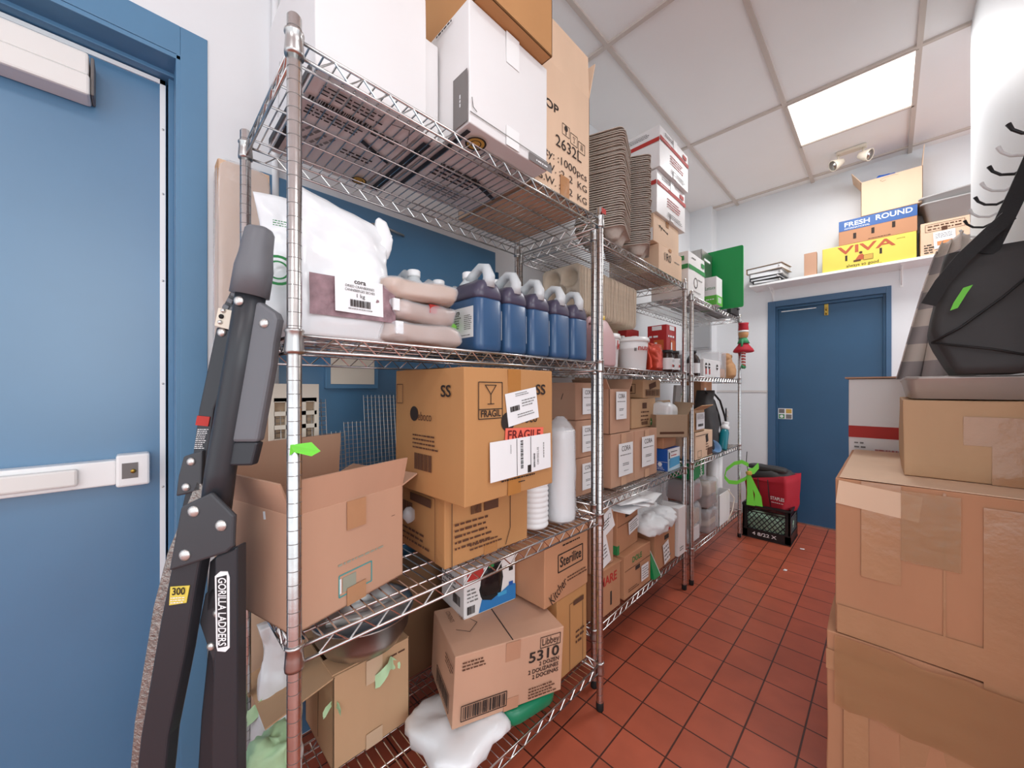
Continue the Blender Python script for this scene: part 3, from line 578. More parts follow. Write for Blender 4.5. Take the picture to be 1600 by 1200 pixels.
carton('white_carton', 'white carton with green band at the start of the far top shelf', 'box', (-1.15, -.905, 2.50, 2.80, t4c, t4c+.29), m=WHITEB, tape=False, prints={'+x': [('r', .5, .66, 1, .1, INKG), ('d', .3, .88, .25, .08, 1, INKGR), ('r', .85, .84, .18, .1, INKG), ('o', .4, .35, .12, INK), ('d', .7, .45, .35, .06, 1, INKGR), ('d', .5, .15, .5, .05, 1, INKGR)], '-y': [('r', .5, .66, 1, .1, INKG), ('r', .8, .85, .2, .1, INKG)]})
t = thing('metal_case', 'open stainless steel case behind the small green and white carton', 'case', (-1.05, 2.96, t4c))
b = MB(); sx, sy, sz = .22, .22, .4
for q in ((-sx/2, -sx/2+.004, -sy/2, sy/2), (sx/2-.004, sx/2, -sy/2, sy/2), (-sx/2, sx/2, -sy/2, -sy/2+.004), (-sx/2, sx/2, sy/2-.004, sy/2)): b.bb(*q, 0, sz, STEEL)
b.bb(-sx/2, sx/2, -sy/2, sy/2, 0, .004, STEEL); b.build('shell', t, bevel=.001)
b = MB(); b.bb(sx/2, sx/2+.004, -.06, .06, .33, .345, WHITEG); b.build('handle', t, bevel=.001)
b = MB(); pillow(b, .17, .17, .34, GREYW, 3, .03, 22); b.build('packing_paper', t)
carton('small_carton', 'small white and green carton with script lettering in front of the green board', 'box', (-.94, -.858, 2.90, 3.03, t4c, t4c+.2), m=WHITEB, tape=False, bulge=.001, prints={'-y': [('r', .5, .17, 1, .34, mat('lime_print', '#5cb83a', .5)), ('t', 'Lettuce', .5, .6, .12, INKG, .8), ('d', .5, .2, .7, .08, 1, PAPER)], '+x': [('r', .5, .17, 1, .34, mat('lime_print', '#5cb83a', .5)), ('b', .5, .18, .6, .2, PAPER)]})
t = thing('cutting_board', 'large green plastic board standing upright at the end of the far top shelf', 'board', (-.90, 3.12, t4c))
b = MB(); b.prism(rrect(.155, .225, .012, 3), 0, .012, GREENB, Matrix.Translation((0, 0, .226))); b.build('board', t, bevel=.001)
for ex, nm, lb, hh in (((-1.02, -.88, 3.22, 3.4), 'kettle', 'dark kettle-shaped appliance with handle peeking over the green board', .39),):
    t = thing('kettle', lb, 'appliance', (-.98, 3.28, t4c)); b = MB(); b.lathe([(.08, 0), (.085, .03), (.07, .3), (.05, .34), (.02, .355)], GREYP, 20); b.build('body', t)
    b = MB(); b.tube([(.0, -.06, .33), (0, -.075, .4), (0, -.03, .435), (0, .05, .43), (0, .075, .34)], .011, BLACKP, 10); b.build('handle', t)
t = thing('equipment_case', 'small black case on the end of the far top shelf under the green board', 'case', (-.95, 3.4, t4c)); b = MB(); softbox(b, .16, .22, .07, BLACKF, 3, .003); b.build('body', t); b = MB(); b.tube([(.08, -.05, .045), (.1, -.04, .045), (.1, .04, .045), (.08, .05, .045)], .005, BLACKP); b.build('handle', t)
# ================================================================ NEAR UNIT, SECOND SHELF
z3 = 1.350
t = thing('food_pouch', 'large white pouch with green round logo behind the nearest chrome post', 'bag', (-1.0, .275, z3), (0, 0, R(-14)))
b = MB(); pouch(b, .17, .09, .345, WBAG, 4, .010, skew=-.01, top=0); b.build('bag', t)
b = MB(); M = axes((.038, -.05, .19), (0, 1, 0), (-.12, 0, .99)); draw(b, T(M, 0, 0, .012), .1, .1, [('o', .1, -.35, .35, INKG), ('o', .1, -.35, .22, INKG), ('d', .25, .75, .5, .16, 3, INKG)]); b.build('printed_lettering', t)
t = thing('food_pouch', 'white pouch labelled 1 kg with dried cranberries showing through its window', 'bag', (-.862, .335, z3), (0, 0, R(-4)))
b = MB(); pouch(b, .215, .10, .335, WBAG, 1, .016, skew=-.03, tilt=.055); pillow(b, .02, .045, .1, WBAG, 3, .014, 24, .8, 14, 10, M=Matrix.Translation((-.03, .092, .215))); b.build('bag', t)
b = MB(); ys = [-.09+.18*i/8 for i in range(9)]; zs = [.045+.085*j/4 for j in range(5)]; V = [(.053+.004*noise.noise(Vector((y*40, z*40, 1)))-.7*(y*y)-.10*max(0, z-.06), y+.005, z) for z in zs for y in ys]
b.add(V, [(j*9+i, j*9+i+1, (j+1)*9+i+1, (j+1)*9+i) for j in range(4) for i in range(8)], CRAN, smooth=True); b.build('window', t)
b = MB(); M = axes((.0605, -.038, .055), (-.10, 1, 0), (-.06, 0, 1)); b.box((.05, .038, 0), (.105, .076, .001), PAPER, M); lo = b.build('paper_label', t)
b = MB(); draw(b, T(M, -.0025, 0, .0008), .105, .076, [('t', 'cora', .5, .9, .13, INK, None, 0, True), ('t', 'DRIED CRANBERRIES', .5, .75, .07, INK, .6), ('t', 'CANNEBERGES SECHES', .5, .64, .07, INK, .62), ('t', '1 kg', .5, .5, .11, INK), ('b', .5, .28, .42, .2, INK), ('d', .5, .12, .5, .06, 1, INKGR)]); b.build('printed_text', lo)
def foodbag(lab, loc, sx, sy, sz, m, sd, rz, marks=None, extra=None):
    t = thing('food_bag', lab, 'bag', loc, (0, 0, R(rz))); b = MB(); pillow(b, sx, sy, sz, m, sd, .016, 17, .5, 44, 24); b.build('bag', t)
    b = MB(); pillow(b, sx*1.05, sy*1.03, sz*1.05, CLEARP, sd, .017, 17, .5, 44, 24, M=Matrix.Translation((0, 0, 0))); b.build('clear_wrap', t)
    if marks: b = MB(); draw(b, axes((sx/2*.86, -sy/2, sz*.12), (0, 1, 0), (0, 0, 1)), sy, sz, marks, .012); b.build('printed_lettering', t)
    return t
foodbag('pink-brown clear bag, lowest of the three flat bags beside the cranberry pouch', (-.885, .515, z3), .17, .235, .058, PINKBAG, 2, 0, [('r', .15, .5, .08, .5, PAPER)])
foodbag('pink-brown clear bag with red print, middle of the three flat bags', (-.885, .505, z3+.054), .16, .215, .055, PINKBAG, 5, 4, [('r', .1, .5, .07, .5, PAPER), ('r', .6, .6, .14, .4, INKR)])
t = foodbag('tan food bag with red and white print lying on top of the flat bags', (-.875, .5, z3+.106), .17, .22, .05, TANBAG, 8, -6)
b = MB(); draw(b, axes((.05, -.04, .046), (0, 1, 0), (-1, 0, 0)), .1, .08, [('r', .4, .5, .9, .9, PAPER), ('r', .4, .6, .35, .45, INKR), ('d', .8, .3, .6, .2, 2, INKR)], .004); b.build('printed_lettering', t)
t = thing('round_tub', 'white tub with a green rim between the flat food bags and the jugs', 'tub', (-.905, .622, z3)); b = MB(); b.lathe([(.034, 0), (.038, .06), (.0385, .062)], WPLAS, 28); b.build('body', t); b = MB(); b.lathe([(.04, .058), (.041, .075), (.038, .078), (.003, .076)], mat('lid_green', '#7cc24a', .4), 28); b.build('lid', t)
def jug(lab, loc, rz, lower, shoulder, grp, lblside, cap=True, sc=1.0):
    t = thing('jug', lab, 'jug', loc, (0, 0, R(rz)), grp); a, c = .0725*sc, .049*sc; h = 1.12*sc
    b = MB(); b.loft([ring(a-.006, c-.006, .02, 0), ring(a-.001, c-.001, .022, .006), ring(a, c, .022, .02), ring(a, c, .022, .128*h), ring(a-.003, c-.003, .022, .132*h)], lower); b.build('body', t)
    b = MB(); b.loft([ring(a-.003, c-.003, .022, .131*h), ring(a+.001, c+.001, .023, .137*h), ring(a, c, .023, .15*h), ring(a*.93, c*.86, .022, .166*h, .002), ring(a*.82, c*.62, .02, .178*h, .004)], shoulder); b.build('shoulder', t)
    b = MB(); b.tube([(a*.80, 0, .163*h), (a*.86, 0, .19*h), (a*.70, 0, .212*h), (a*.35, 0, .219*h), (-a*.05, 0, .205*h), (-a*.3, 0, .192*h)], [.019, .017, .0145, .013, .014, .018], HDPE, 14)
    b.lathe([(.034, .164*h), (.028, .182*h), (.018, .193*h), (.0165, .2*h)], HDPE, 22, (-a*.42, 0, 0)); b.build('handle', t)
    b = MB(); b.lathe([(.0185, .198*h), (.019, .203*h), (.019, .214*h), (.017, .216*h), (.001, .2165*h)], WPLAS, 22, (-a*.42, 0, 0)); b.build('cap', t)
    if lblside:
        M = axes((-.052*sc, -c-.0008, .038), (1, 0, 0), (0, 0, 1)); b = MB(); b.box((.052, .043, 0), (.104, .086, .0008), PAPER, M); lo = b.build('paper_label', t)
        b = MB(); draw(b, T(M, 0, 0, .0006), .104, .086, [('t', 'cora', .28, .86, .14, INK, None, 0, True), ('d', .24, .55, .4, .5, 6, INKGR), ('d', .78, .5, .3, .5, 8, INKGR), ('d', .5, .08, .8, .06, 1, INKGR)]); b.build('printed_text', lo)
    return t
LB = 'dark syrup jugs in the front row on the second shelf'
jl = ['dark syrup jug with its whole white label showing, first of the front row', 'dark syrup jug, second of the front row from the left', 'dark syrup jug, middle one of the front row of five', 'dark syrup jug, fourth of the front row from the left', 'dark syrup jug, last of the front row beside the second chrome post']
j0 = jug(jl[0], (-.862, .708, z3), 0, LIQ, LIQ2, LB, True); note_kids()
for y, l in zip((.818, .93, 1.041, 1.15), jl[1:]): dup(j0, (-.864, y, z3), (0, 0, R(random.uniform(-2, 2))), l)
je = jug('clear empty jug with a white cap behind the cranberry pouch and flat bags', (-1.03, .475, z3), 180, EMPTYJ, HDPE, 'jugs in the back row on the second shelf', False); note_kids()
dup(je, (-1.02, .582, z3), (0, 0, R(176)), 'clear empty jug with a white cap behind the tan bag with red print')
jd = jug('dark syrup jug in the back row behind the round green-rimmed tub', (-1.055, .69, z3), 180, LIQ, LIQ2, 'jugs in the back row on the second shelf', False); note_kids()
dup(jd, (-1.06, .80, z3), (0, 0, R(180)), 'dark syrup jug in the back row behind the gap of the first two front jugs')
c1 = carrier('cup_carrier', 'tan moulded pulp cup carrier in the sideways row above the pink jug', (-1.08, 1.40, 1.70), (R(90), 0, 0), PULPT, G3)
for k in range(1, 44): dup(c1, (-1.08+random.uniform(-.002, .002), 1.40+k*.0122, 1.70-k*.0004), (R(90), R(random.uniform(-2, 2)), 0))
carton('cardboard_box', 'cardboard box under the sideways row of pulp cup carriers', 'box', (-1.26, -1.075, 1.385, 1.92, z3, z3+.235), m=K_GREY, tape=False)
# ================================================================ MIDDLE AND FAR UNITS, SECOND SHELF
z3b = S2[2]+.004
t = thing('jug', 'pale pink plastic jug with moulded handle behind the second chrome post', 'jug', (-.93, 1.46, z3b), (0, 0, R(90))); b = MB()
b.loft([ring(.085, .055, .025, 0), ring(.09, .06, .025, .01), ring(.09, .06, .025, .12), ring(.085, .05, .03, .16), ring(.04, .03, .02, .2, .03), ring(.025, .025, .02, .21, .035)], PINKJ); b.build('body', t)
b = MB(); b.tube([(-.02, 0, .19), (-.05, 0, .205), (-.08, 0, .19), (-.088, 0, .14), (-.075, 0, .09)], .014, PINKJ, 12); b.build('handle', t); b = MB(); b.lathe([(.024, .205), (.024, .23), (.001, .231)], mat('yellow_cap', '#e0b93c', .4), 20, (.035, 0, 0)); b.build('cap', t)
def bucket(lab, loc, r, h, txt):
    t = thing('bucket', lab, 'bucket', loc, (0, 0, R(-12))); b = MB(); b.lathe([(r*.82, 0), (r*.84, .003), (r*.93, h*.62), (r*.955, h*.63), (r*.96, h*.66), (r*.97, h*.93)], WPLAS, 36); b.build('body', t)
    b = MB(); b.lathe([(r*.98, h*.86), (r*1.06, h*.865), (r*1.07, h*.95), (r*1.03, h*.955), (r*1.02, h), (r*.93, h*1.005), (r*.9, h*.98), (.001, h*.98)], WHITEG, 36); b.build('lid', t)
    b = MB(); n = 0
    vs, fs = text_mesh(txt, True); ww = .11
    xs = [v.x for v in vs]; k = ww/(max(xs)-min(xs)) if txt else 1
    V = []
    for v in vs: a = (v.x*k+.012)/r; V.append((r*1.005*math.cos(a), r*1.005*math.sin(a), h*.66+v.y*k*.9))
    b.add(V, fs, INKR)
    for i in range(7): a = -.75+.022*i; b.add([(r*.965*math.cos(q), r*.965*math.sin(q), zz) for q, zz in ((a, .56*h), (a+.012, .56*h), (a+.012, .66*h), (a, .66*h))], [(0, 1, 2, 3)], INK)
    b.build('printed_lettering', t, recalc=False); return t
bucket('larger white bucket with red lettering on the middle shelf', (-.955, 1.85, z3b), .082, .165, 'nutella')
bucket('smaller white bucket left of the one with the red name', (-.99, 1.635, z3b), .073, .165, '3 kg')
def bottle(lab, loc, r, h, body, capm, grp=None, cat='bottle', nm='bottle', lab2=None):
    t = thing(nm, lab, cat, loc, (0, 0, 0), grp); b = MB(); b.lathe([(r*.95, 0), (r, .004), (r, h*.62), (r*.8, h*.74), (r*.42, h*.84), (r*.4, h*.9)], body, 20); b.build('body', t)
    b = MB(); b.lathe([(r*.5, h*.89), (r*.5, h), (.001, h)], capm, 20); b.build('cap', t)
    if lab2: b = MB(); b.lathe([(r*1.01, h*.12), (r*1.01, h*.5)], lab2, 20, caps=False); b.build('paper_label', t)
    return t
bottle('white-capped bottle standing behind the smaller bucket', (-1.11, 1.82, z3b), .035, .2, mat('yellow_bottle', '#c9a23c', .3), WPLAS)
bottle('white-capped bottle behind the larger bucket, left one of the two', (-1.09, 1.985, z3b), .036, .205, WPLAS, WHITEG); bottle('white-capped bottle behind the larger bucket, right one of the two', (-1.06, 2.08, z3b), .036, .21, WPLAS, WHITEG)
t = thing('foil_pouch', 'glossy red foil pouch right of the larger white bucket', 'bag', (-.915, 2.035, z3b), (0, 0, R(-10))); b = MB(); pouch(b, .125, .06, .15, mat('red_foil', '#b83a22', .18, .5, bump=.8, bscale=18), 3, .008); b.build('bag', t)
rp = [('r', .5, .88, .8, .12, PAPER), ('t', 'Lindor', .5, .6, .14, PAPER, .7), ('r', .55, .25, .4, .3, mat('orange_print', '#c8622c', .5)), ('d', .5, .42, .6, .08, 1, PAPER)]
rp = [('r', .5, .9, .5, .14, PAPER), ('d', .4, .62, .6, .16, 1, PAPER), ('r', .6, .3, .5, .4, mat('orange_print', '#c8622c', .5)), ('r', .45, .25, .12, .35, PAPER)]
carton('red_box', 'red and orange food box standing behind the foil pouch', 'box', (-1.05, -.93, 2.23, 2.37, z3b+.105, z3b+.285), m=LABELR, tape=False, bulge=.001, prints={'+x': rp, '-y': rp})
carton('red_box', 'red food box lying under the taller red and orange box', 'box', (-1.12, -.945, 2.19, 2.375, z3b, z3b+.103), m=LABELR, tape=False, bulge=.001)
carton('red_box', 'red food box further back, left of the red and orange box', 'box', (-1.22, -1.12, 2.1, 2.26, z3b, z3b+.27), m=LABELR, tape=False, bulge=.001, prints={'-y': [('d', .6, .75, .6, .08, 1, PAPER)]})
for i, (x, y, l) in enumerate(((-.905, 2.175, 'dark glass jar with a white label right of the foil pouch'), (-.9, 2.255, 'dark glass jar with a white label next to the paired chrome posts'), (-.98, 2.16, 'dark glass jar behind the front pair of jars'))):
    t = thing('glass_jar', l, 'jar', (x, y, z3b)); b = MB(); b.lathe([(.032, 0), (.035, .004), (.035, .09), (.029, .104), (.029, .108)], DARKJ, 22); b.build('body', t); b = MB(); b.lathe([(.031, .105), (.0315, .124), (.001, .125)], BLK, 22); b.build('lid', t); b = MB(); b.lathe([(.0354, .012), (.0354, .078)], PAPER, 22, caps=False); lo = b.build('paper_label', t)
    b = MB(); draw(b, axes((.036, -.02, .015), (0, 1, 0), (0, 0, 1)), .04, .06, [('o', .3, .3, .14, INKR, 1), ('o', .65, .28, .12, INK, 1), ('d', .5, .75, .8, .25, 3, INKGR)]); b.build('printed_text', lo)
z3c = S3[2]+.004
t = bottle('dark brown bottle with a white label at the start of the far second shelf', (-.93, 2.655, z3c), .042, .175, DARKJ, BLK, lab2=PAPER)
carton('white_carton', 'low white carton with black oval prints on the far second shelf', 'box', (-1.04, -.90, 2.77, 3.13, z3c, z3c+.125), m=WHITEB, tape=False, bulge=.001, prints={'+x': [('o', .12, .62, .17, INK, 1), ('o', .3, .62, .17, INK, 1), ('o', .78, .6, .17, INK, 1), ('r', .12, .3, .06, .3, INKR), ('r', .32, .3, .06, .3, INKR), ('r', .12, .62, .12, .06, PAPER), ('r', .3, .62, .12, .06, PAPER), ('r', .78, .6, .1, .06, PAPER)]})
for y, l in ((2.93, 'clear plastic box pack behind the low white carton, left one'), (3.2, 'clear plastic box pack with amber content behind the low white carton')):
    t = thing('clear_pack', l, 'box', (-1.13 if y < 3 else -.97, y, z3c)); b = MB(); softbox(b, .14, .17, .2, CLEARP, 3, .003); b.build('clear_shell', t, bevel=.01); b = MB(); b.bb(-.06, .06, -.075, .075, .002, .07 if y > 3 else .17, AMBER if y > 3 else GREYW); b.build('content', t)
t = thing('paper_bag', 'brown paper bag under the stocking doll at the end of the far second shelf', 'bag', (-.93, 3.42, z3c)); b = MB(); pouch(b, .17, .12, .2, BROWNP, 7, .02); b.build('bag', t)
# hanging doll: red hat, round head, green collar, red skirt, striped legs
t = thing('hanging_doll', 'cloth holiday doll with red hat, green collar and striped legs hanging on the far post', 'doll', (-.845, 3.545, 1.435))
b = MB(); b.lathe([(.03, .052), (.064, .05), (.076, .056), (.07, .075), (.04, .112), (.028, .14)], RED, 24, M=Matrix.Translation((0, 0, .06))); b.build('skirt', t)
b = MB(); b.lathe([(.045, .185), (.032, .215), (.02, .235)], GREENF, 20); b.build('collar', t)
b = MB(); b.lathe([(.012, .222), (.03, .235), (.037, .262), (.034, .285), (.02, .3)], SKIN, 20); hd = b.build('head', t)
b = MB(); b.lathe([(.037, .275), (.04, .282), (.037, .29)], WPLAS, 20); b.build('hat_brim', t); b = MB(); b.lathe([(.036, .286), (.037, .3), (.034, .335), (.038, .352), (.001, .354)], RED, 20); b.build('hat', t)
for k in (-1, 1):
    b = MB()
    for i in range(10): b.tube([(0, k*.016, .12-i*.012), (0, k*.017, .12-(i+1)*.012)], .012, INKR if i % 2 else WPLAS, 10)
    b.build('leg', t); b = MB(); b.tube([(0, k*.017, .0), (0, k*.026, -.012), (0, k*.04, -.006), (0, k*.045, .01)], [.013, .013, .009, .003], GREENF, 8); b.build('shoe', t)
    b = MB(); b.tube([(0, k*.025, .215), (0, k*.045, .19), (0, k*.048, .15)], .008, GREENF, 8); b.build('arm', t)
b = MB(); b.tube([(0, 0, .354), (-.02, .01, .385), (-.03, .02, .392)], .0015, WPLAS, 5); b.build('hanging_loop', t)
# ================================================================ NEAR UNIT, THIRD SHELF
z2 = .758
t = carton('cardboard_box', 'open pinkish cardboard box with a teal stamp at the left end of the third shelf', 'box', (-1.125, -.857, .178, .465, z2, z2+.235), rz=15, m=K_PINK, tape=['+x'], tmat=mat('tape_pinkish', '#b98a66', .35, bump=.3), seam='x', open_top={'+x': (14, .075), '-y': (22, .075), '-x': (-4, .12), '+y': (70, .06)},
  prints={'+x': [('f', .5, .22, .30, .2, INKT, .003), ('r', .44, .22, .12, .14, INKF), ('h', [(.36, .16), (.36, .28)], PAPER, .004), ('d', .55, .42, .42, .05, 1, INKF), ('d', .88, .7, .04, .01, 1, INK)], '-y': [('r', .62, .94, .03, .07, PAPER, 10)]})
carton('cardboard_box', 'worn cardboard box with black frame print under the FRAGIL carton', 'box', (-1.13, -.835, .59, .905, z2, z2+.194), rz=-2, m=K_OR, tape=['+x'], seam='y', bulge=.006,
  prints={'+x': [('h', [(.06, .02), (.06, .97)], INK, .002), ('h', [(.74, .97), (.74, .3), (.68, .06)], INK, .002), ('d', .3, .42, .42, .42, 5, INKB), ('r', .5, .78, .17, .2, INKB), ('b', .32, .78, .12, .2, INKB), ('d', .45, .2, .4, .12, 2, INKB)],
          '-y': [('f', .5, .5, .75, .9, INKB, .0015), ('r', .6, .85, .4, .12, INKB), ('b', .35, .6, .22, .3, INKB), ('d', .45, .25, .6, .25, 3, INKB)]})
tag(MB().loft([[(.0+.012*math.cos(a)*q, .022*math.sin(a)*q, z) for a in [2*PI*i/10 for i in range(10)]] for q, z in ((.1, 0), (.8, .006), (1, .03), (.6, .045), (.1, .05))], CLEARP).build('torn_plastic', loc=(-1.0, .582, .85), rot=(R(25), 0, 0)), 'small torn clear plastic scrap stuck to the worn box below the FRAGIL carton', 'plastic scrap')
EB = [('o', .24, .56, .075, INK, 1), ('o', .31, .525, .06, K_OR, 1), ('o', .32, .52, .045, INK, 1), ('t', 'eboco', .55, .57, .12, INK, .36)]
carton('cardboard_box', 'large taped cardboard box marked SS and FRAGIL with shipping labels', 'box', (-1.045, -.72, .553, .893, .957, 1.298), rz=1, m=K_OR, tape=['+x'], seam='y', bulge=.004, tmat=mat('glossy_tape', '#b27a42', .18, bump=.9, bscale=18),
  prints={'+x': [('t', 'SS', .82, .83, .085, INK, .13, 0, True), ('f', .24, .79, .24, .20, INK, .0022), ('g', .24, .80, .17, INK), ('f', .24, .655, .24, .07, INK, .0022), ('t', 'FRAGIL', .24, .655, .05, INK, .2, 0, True), ('d', .55, .13, .4, .03, 1, INK), ('o', .42, .585, .075, INK, 1), ('t', 'eboco', .64, .60, .085, INK, .26), ('d', .58, .095, .08, .02, 1, INK)],
          '-y': [('t', 'SS', .79, .82, .085, INK, .13, 0, True), ('f', .1, .80, .1, .16, INKB, .002), ('o', .34, .64, .06, INK, 1), ('t', 'eboco', .5, .62, .07, INKB, .2), ('d', .5, .42, .36, .13, 4, INKB), ('b', .48, .26, .26, .13, INKB)]},
  papers=[('+x', .585, .70, .37, .26, 9, PAPER, [('b', .25, .5, .3, .16, INK), ('d', .7, .6, .45, .25, 3, INKGR), ('d', .5, .9, .4, .12, 2, INKGR), ('d', .6, .25, .6, .15, 2, INKGR)]),
          ('+x', .61, .44, .46, .17, -3, ORANGE, [('t', 'FRAGILE', .48, .66, .42, mat('dark_red_ink', '#6b1414', .7), .86, 0, True), ('t', 'HANDLE WITH CARE', .5, .14, .14, INK, .8, 0, True)]),
          ('+x', .58, .30, .72, .30, 1, PAPER, [('h', [(.4, .02), (.4, .98)], INK, .0015), ('b', .48, .55, .75*.42, .1, INK, 90), ('h', [(.63, .02), (.63, .98)], INK, .0015), ('r', .6, .12, .05, .2, INK), ('b', .69, .32, .16, .06, INK, 90), ('t', 'CAN DO2 L-03', .755, .42, .08, INK, .2, 90), ('d', .86, .6, .22, .07, 1, INKGR, 90), ('d', .3, .75, .1, .04, 1, INKGR, 90)])])
tag(MB().add([(0, 0, 0), (.11, .0, .0), (.12, .19, .004), (.0, .22, .006)], [(0, 1, 2, 3)], K_TAN).add([(0, 0, -.004), (.11, .0, -.004), (.12, .19, 0), (.0, .22, .002)], [(3, 2, 1, 0)], K_TAN).build('cardboard_sheet', loc=(-1.0, .6, 1.303)), 'loose cardboard sheet lying on top of the FRAGIL carton', 'cardboard')
def stack_cups(lab, loc, r, h, n, film=True):
    t = thing('cup_sleeve', lab, 'cups', loc, (0, 0, 0)); b = MB(); pr = []
    for i in range(n): z = h*i/n; pr += [(r*.93, z), (r, z+h/n*.35), (r, z+h/n*.6), (r*.94, z+h/n*.95)]
    b.lathe(pr, WPLAS, 28); b.build('cup_stack', t)
    if film:
        b = MB(); secs = []
        for j in range(15):
            z = -.002+(h+.05)*j/14; q = r*1.07*(1 if z < h else max(.25, 1-(z-h)/.05*.8)); row = []
            for i in range(24): a = 2*PI*i/24; d = 1+.09*noise.noise(Vector((math.cos(a)*2, math.sin(a)*2, z*14))); row.append((q*d*math.cos(a), q*d*math.sin(a), z))
            secs.append(row)
        b.loft(secs, CLEARP); b.build('clear_wrap', t)
    return t
stack_cups('tall wrapped sleeve of white plastic cups nearest the second chrome post', (-.873, 1.13, z2), .054, .335, 46)
stack_cups('wrapped sleeve of white plastic cups behind the tall front sleeve', (-1.02, 1.09, z2), .05, .33, 46)
stack_cups('stack of clear plastic container lids in front of the wrapped cup sleeves', (-.895, 1.005, z2), .052, .16, 9, False)
t = thing('plastic_film', 'purple printed end of the plastic cup wrapping at the second chrome post', 'plastic wrap', (-.90, 1.205, z2)); b = MB(); pouch(b, .05, .03, .30, CLEARP, 3, .012); b.build('film', t); b = MB(); draw(b, axes((.02, -.02, .02), (0, 1, 0), (0, 0, 1)), .04, .12, [('d', .5, .5, .9, .9, 8, mat('purple_ink', '#4a4577', .6))], .004); b.build('printed_lettering', t)
# wire racks and the cream basket behind the open carton
def rack(lab, x, y0, y1, za, zb, rz, notch=None):
    t = thing('wire_rack', lab, 'wire rack', (x, y0, z2), (0, R(-6), 0)); b = MB(); s = .0135; ny = int((y1-y0)/s); nz = int((zb-za)/s)
    for i in range(ny+1):
        top = zb-(notch(i/ny) if notch else 0); b.tube([(0, i*s, 0), (0, i*s, top-z2)], .0011, STEEL, 5, caps=False)
    for j in range(int((zb-z2)/s)+1):
        z = j*s; ok = [i for i in range(ny+1) if z <= zb-z2-(notch(i/ny) if notch else 0)+.001]
        if ok: b.tube([(-.0015, min(ok)*s, z), (-.0015, max(ok)*s, z)], .0011, STEEL, 5, caps=False)
    return b.build('mesh', t, recalc=False)
rack('wire mesh rack with a stepped corner behind the open pinkish carton', -1.17, .262, .465, 1.0, 1.215, 0, lambda f: .03 if f < .12 else (.0 if f < .8 else .1))
rack('finer wire mesh rack leaning left of the FRAGIL carton', -1.19, .47, .70, 1.0, 1.225, 0, lambda f: .085 if f < .25 else .0)
t = thing('plastic_basket', 'cream slotted plastic basket standing behind the wire mesh racks', 'basket', (-1.212, .325, z2)); b = MB()
for i in range(12): b.bb(0, .012, -.055, .055, .03+i*.038, .042+i*.038, CREAM)
for y in (-.06, -.02, .02, .055): b.bb(0, .012, y-.006, y+.006, 0, .45, CREAM)
b.bb(0, .012, -.066, .061, .45, .5, CREAM); b.build('slotted_wall', t); b = MB(); b.bb(-.012, -.002, -.062, .058, 0, .49, K_GREY); b.build('backing', t)
# ================================================================ MIDDLE AND FAR UNITS, THIRD SHELF
z2b = S2[1]+.004
def cora(w=.5, hh=.6): return PAPER, [('t', 'CORA', .5, .83, .16, INK, .62, 0, False), ('d', .5, .64, .8, .07, 1, INKGR), ('d', .5, .35, .45, .1, 2, INK), ('d', .5, .15, .3, .04, 1, INKGR)]
pp, sp = cora()
for i, l in enumerate(('pinkish box with a CORA label at the bottom of the stack behind the cup sleeves', 'pinkish box with a CORA label in the middle of the stack behind the cup sleeves', 'pinkish box topmost of the CORA stack behind the cup sleeves')):
    carton('cardboard_box', l, 'box', (-1.24, -.985, 1.385, 1.60, z2b+i*.172, z2b+.17+i*.172), m=K_PINK, tape=False, seam='y', papers=[('+x', .42, .5, .45, .7, 0, pp, sp)], prints={'-y': [('h', [(.7, .55), (.74, .7)], INK, .003)]} if i == 2 else None)
carton('cardboard_box', 'pinkish box with a CORA label, left of the two side by side', 'box', (-1.18, -.948, 1.625, 1.858, z2b, z2b+.262), m=K_PINK, tape=['+x'], tmat=card('tape_paler', '#cfa587'), papers=[('+x', .56, .5, .62, .62, 0, pp, sp)])
carton('cardboard_box', 'pinkish box with a CORA label, right of the two side by side', 'box', (-1.18, -.946, 1.862, 2.13, z2b, z2b+.262), m=K_PINK, tape=['+x'], tmat=card('tape_paler', '#cfa587'), papers=[('+x', .52, .55, .56, .62, 0, pp, sp)])
carton('cardboard_box', 'narrow open box with a CORA label on top of the side by side pair', 'box', (-1.15, -.95, 1.615, 1.82, z2b+.264, z2b+.485), m=K_PINK, tape=False, open_top={'-y': (35, .06), '+y': (30, .06), '-x': (5, .06)}, papers=[('+x', .47, .63, .5, .62, 0, pp, sp)])
carton('cardboard_box', 'small cardboard box with dark stamps on the upper middle shelf level', 'box', (-1.2, -1.0, 1.93, 2.23, z2b+.264, z2b+.43), m=K_TAN, tape=False, prints={'+x': [('r', .5, .75, .18, .2, INKB), ('d', .5, .4, .3, .4, 3, INKB), ('b', .5, .15, .25, .12, INKB)]})
carton('cardboard_box', 'small cardboard box with black oval print, topmost behind the CORA boxes', 'box', (-1.19, -1.0, 2.07, 2.3, z2b+.432, z2b+.54), m=K_TAN, tape=False, prints={'+x': [('r', .5, .68, .4, .3, INKB, 12), ('b', .5, .28, .75, .3, INKB), ('f', .5, .28, .8, .36, INKB, .002)], '-y': [('f', .5, .5, .5, .5, INKB, .003), ('r', .5, .5, .3, .3, INKB)]})
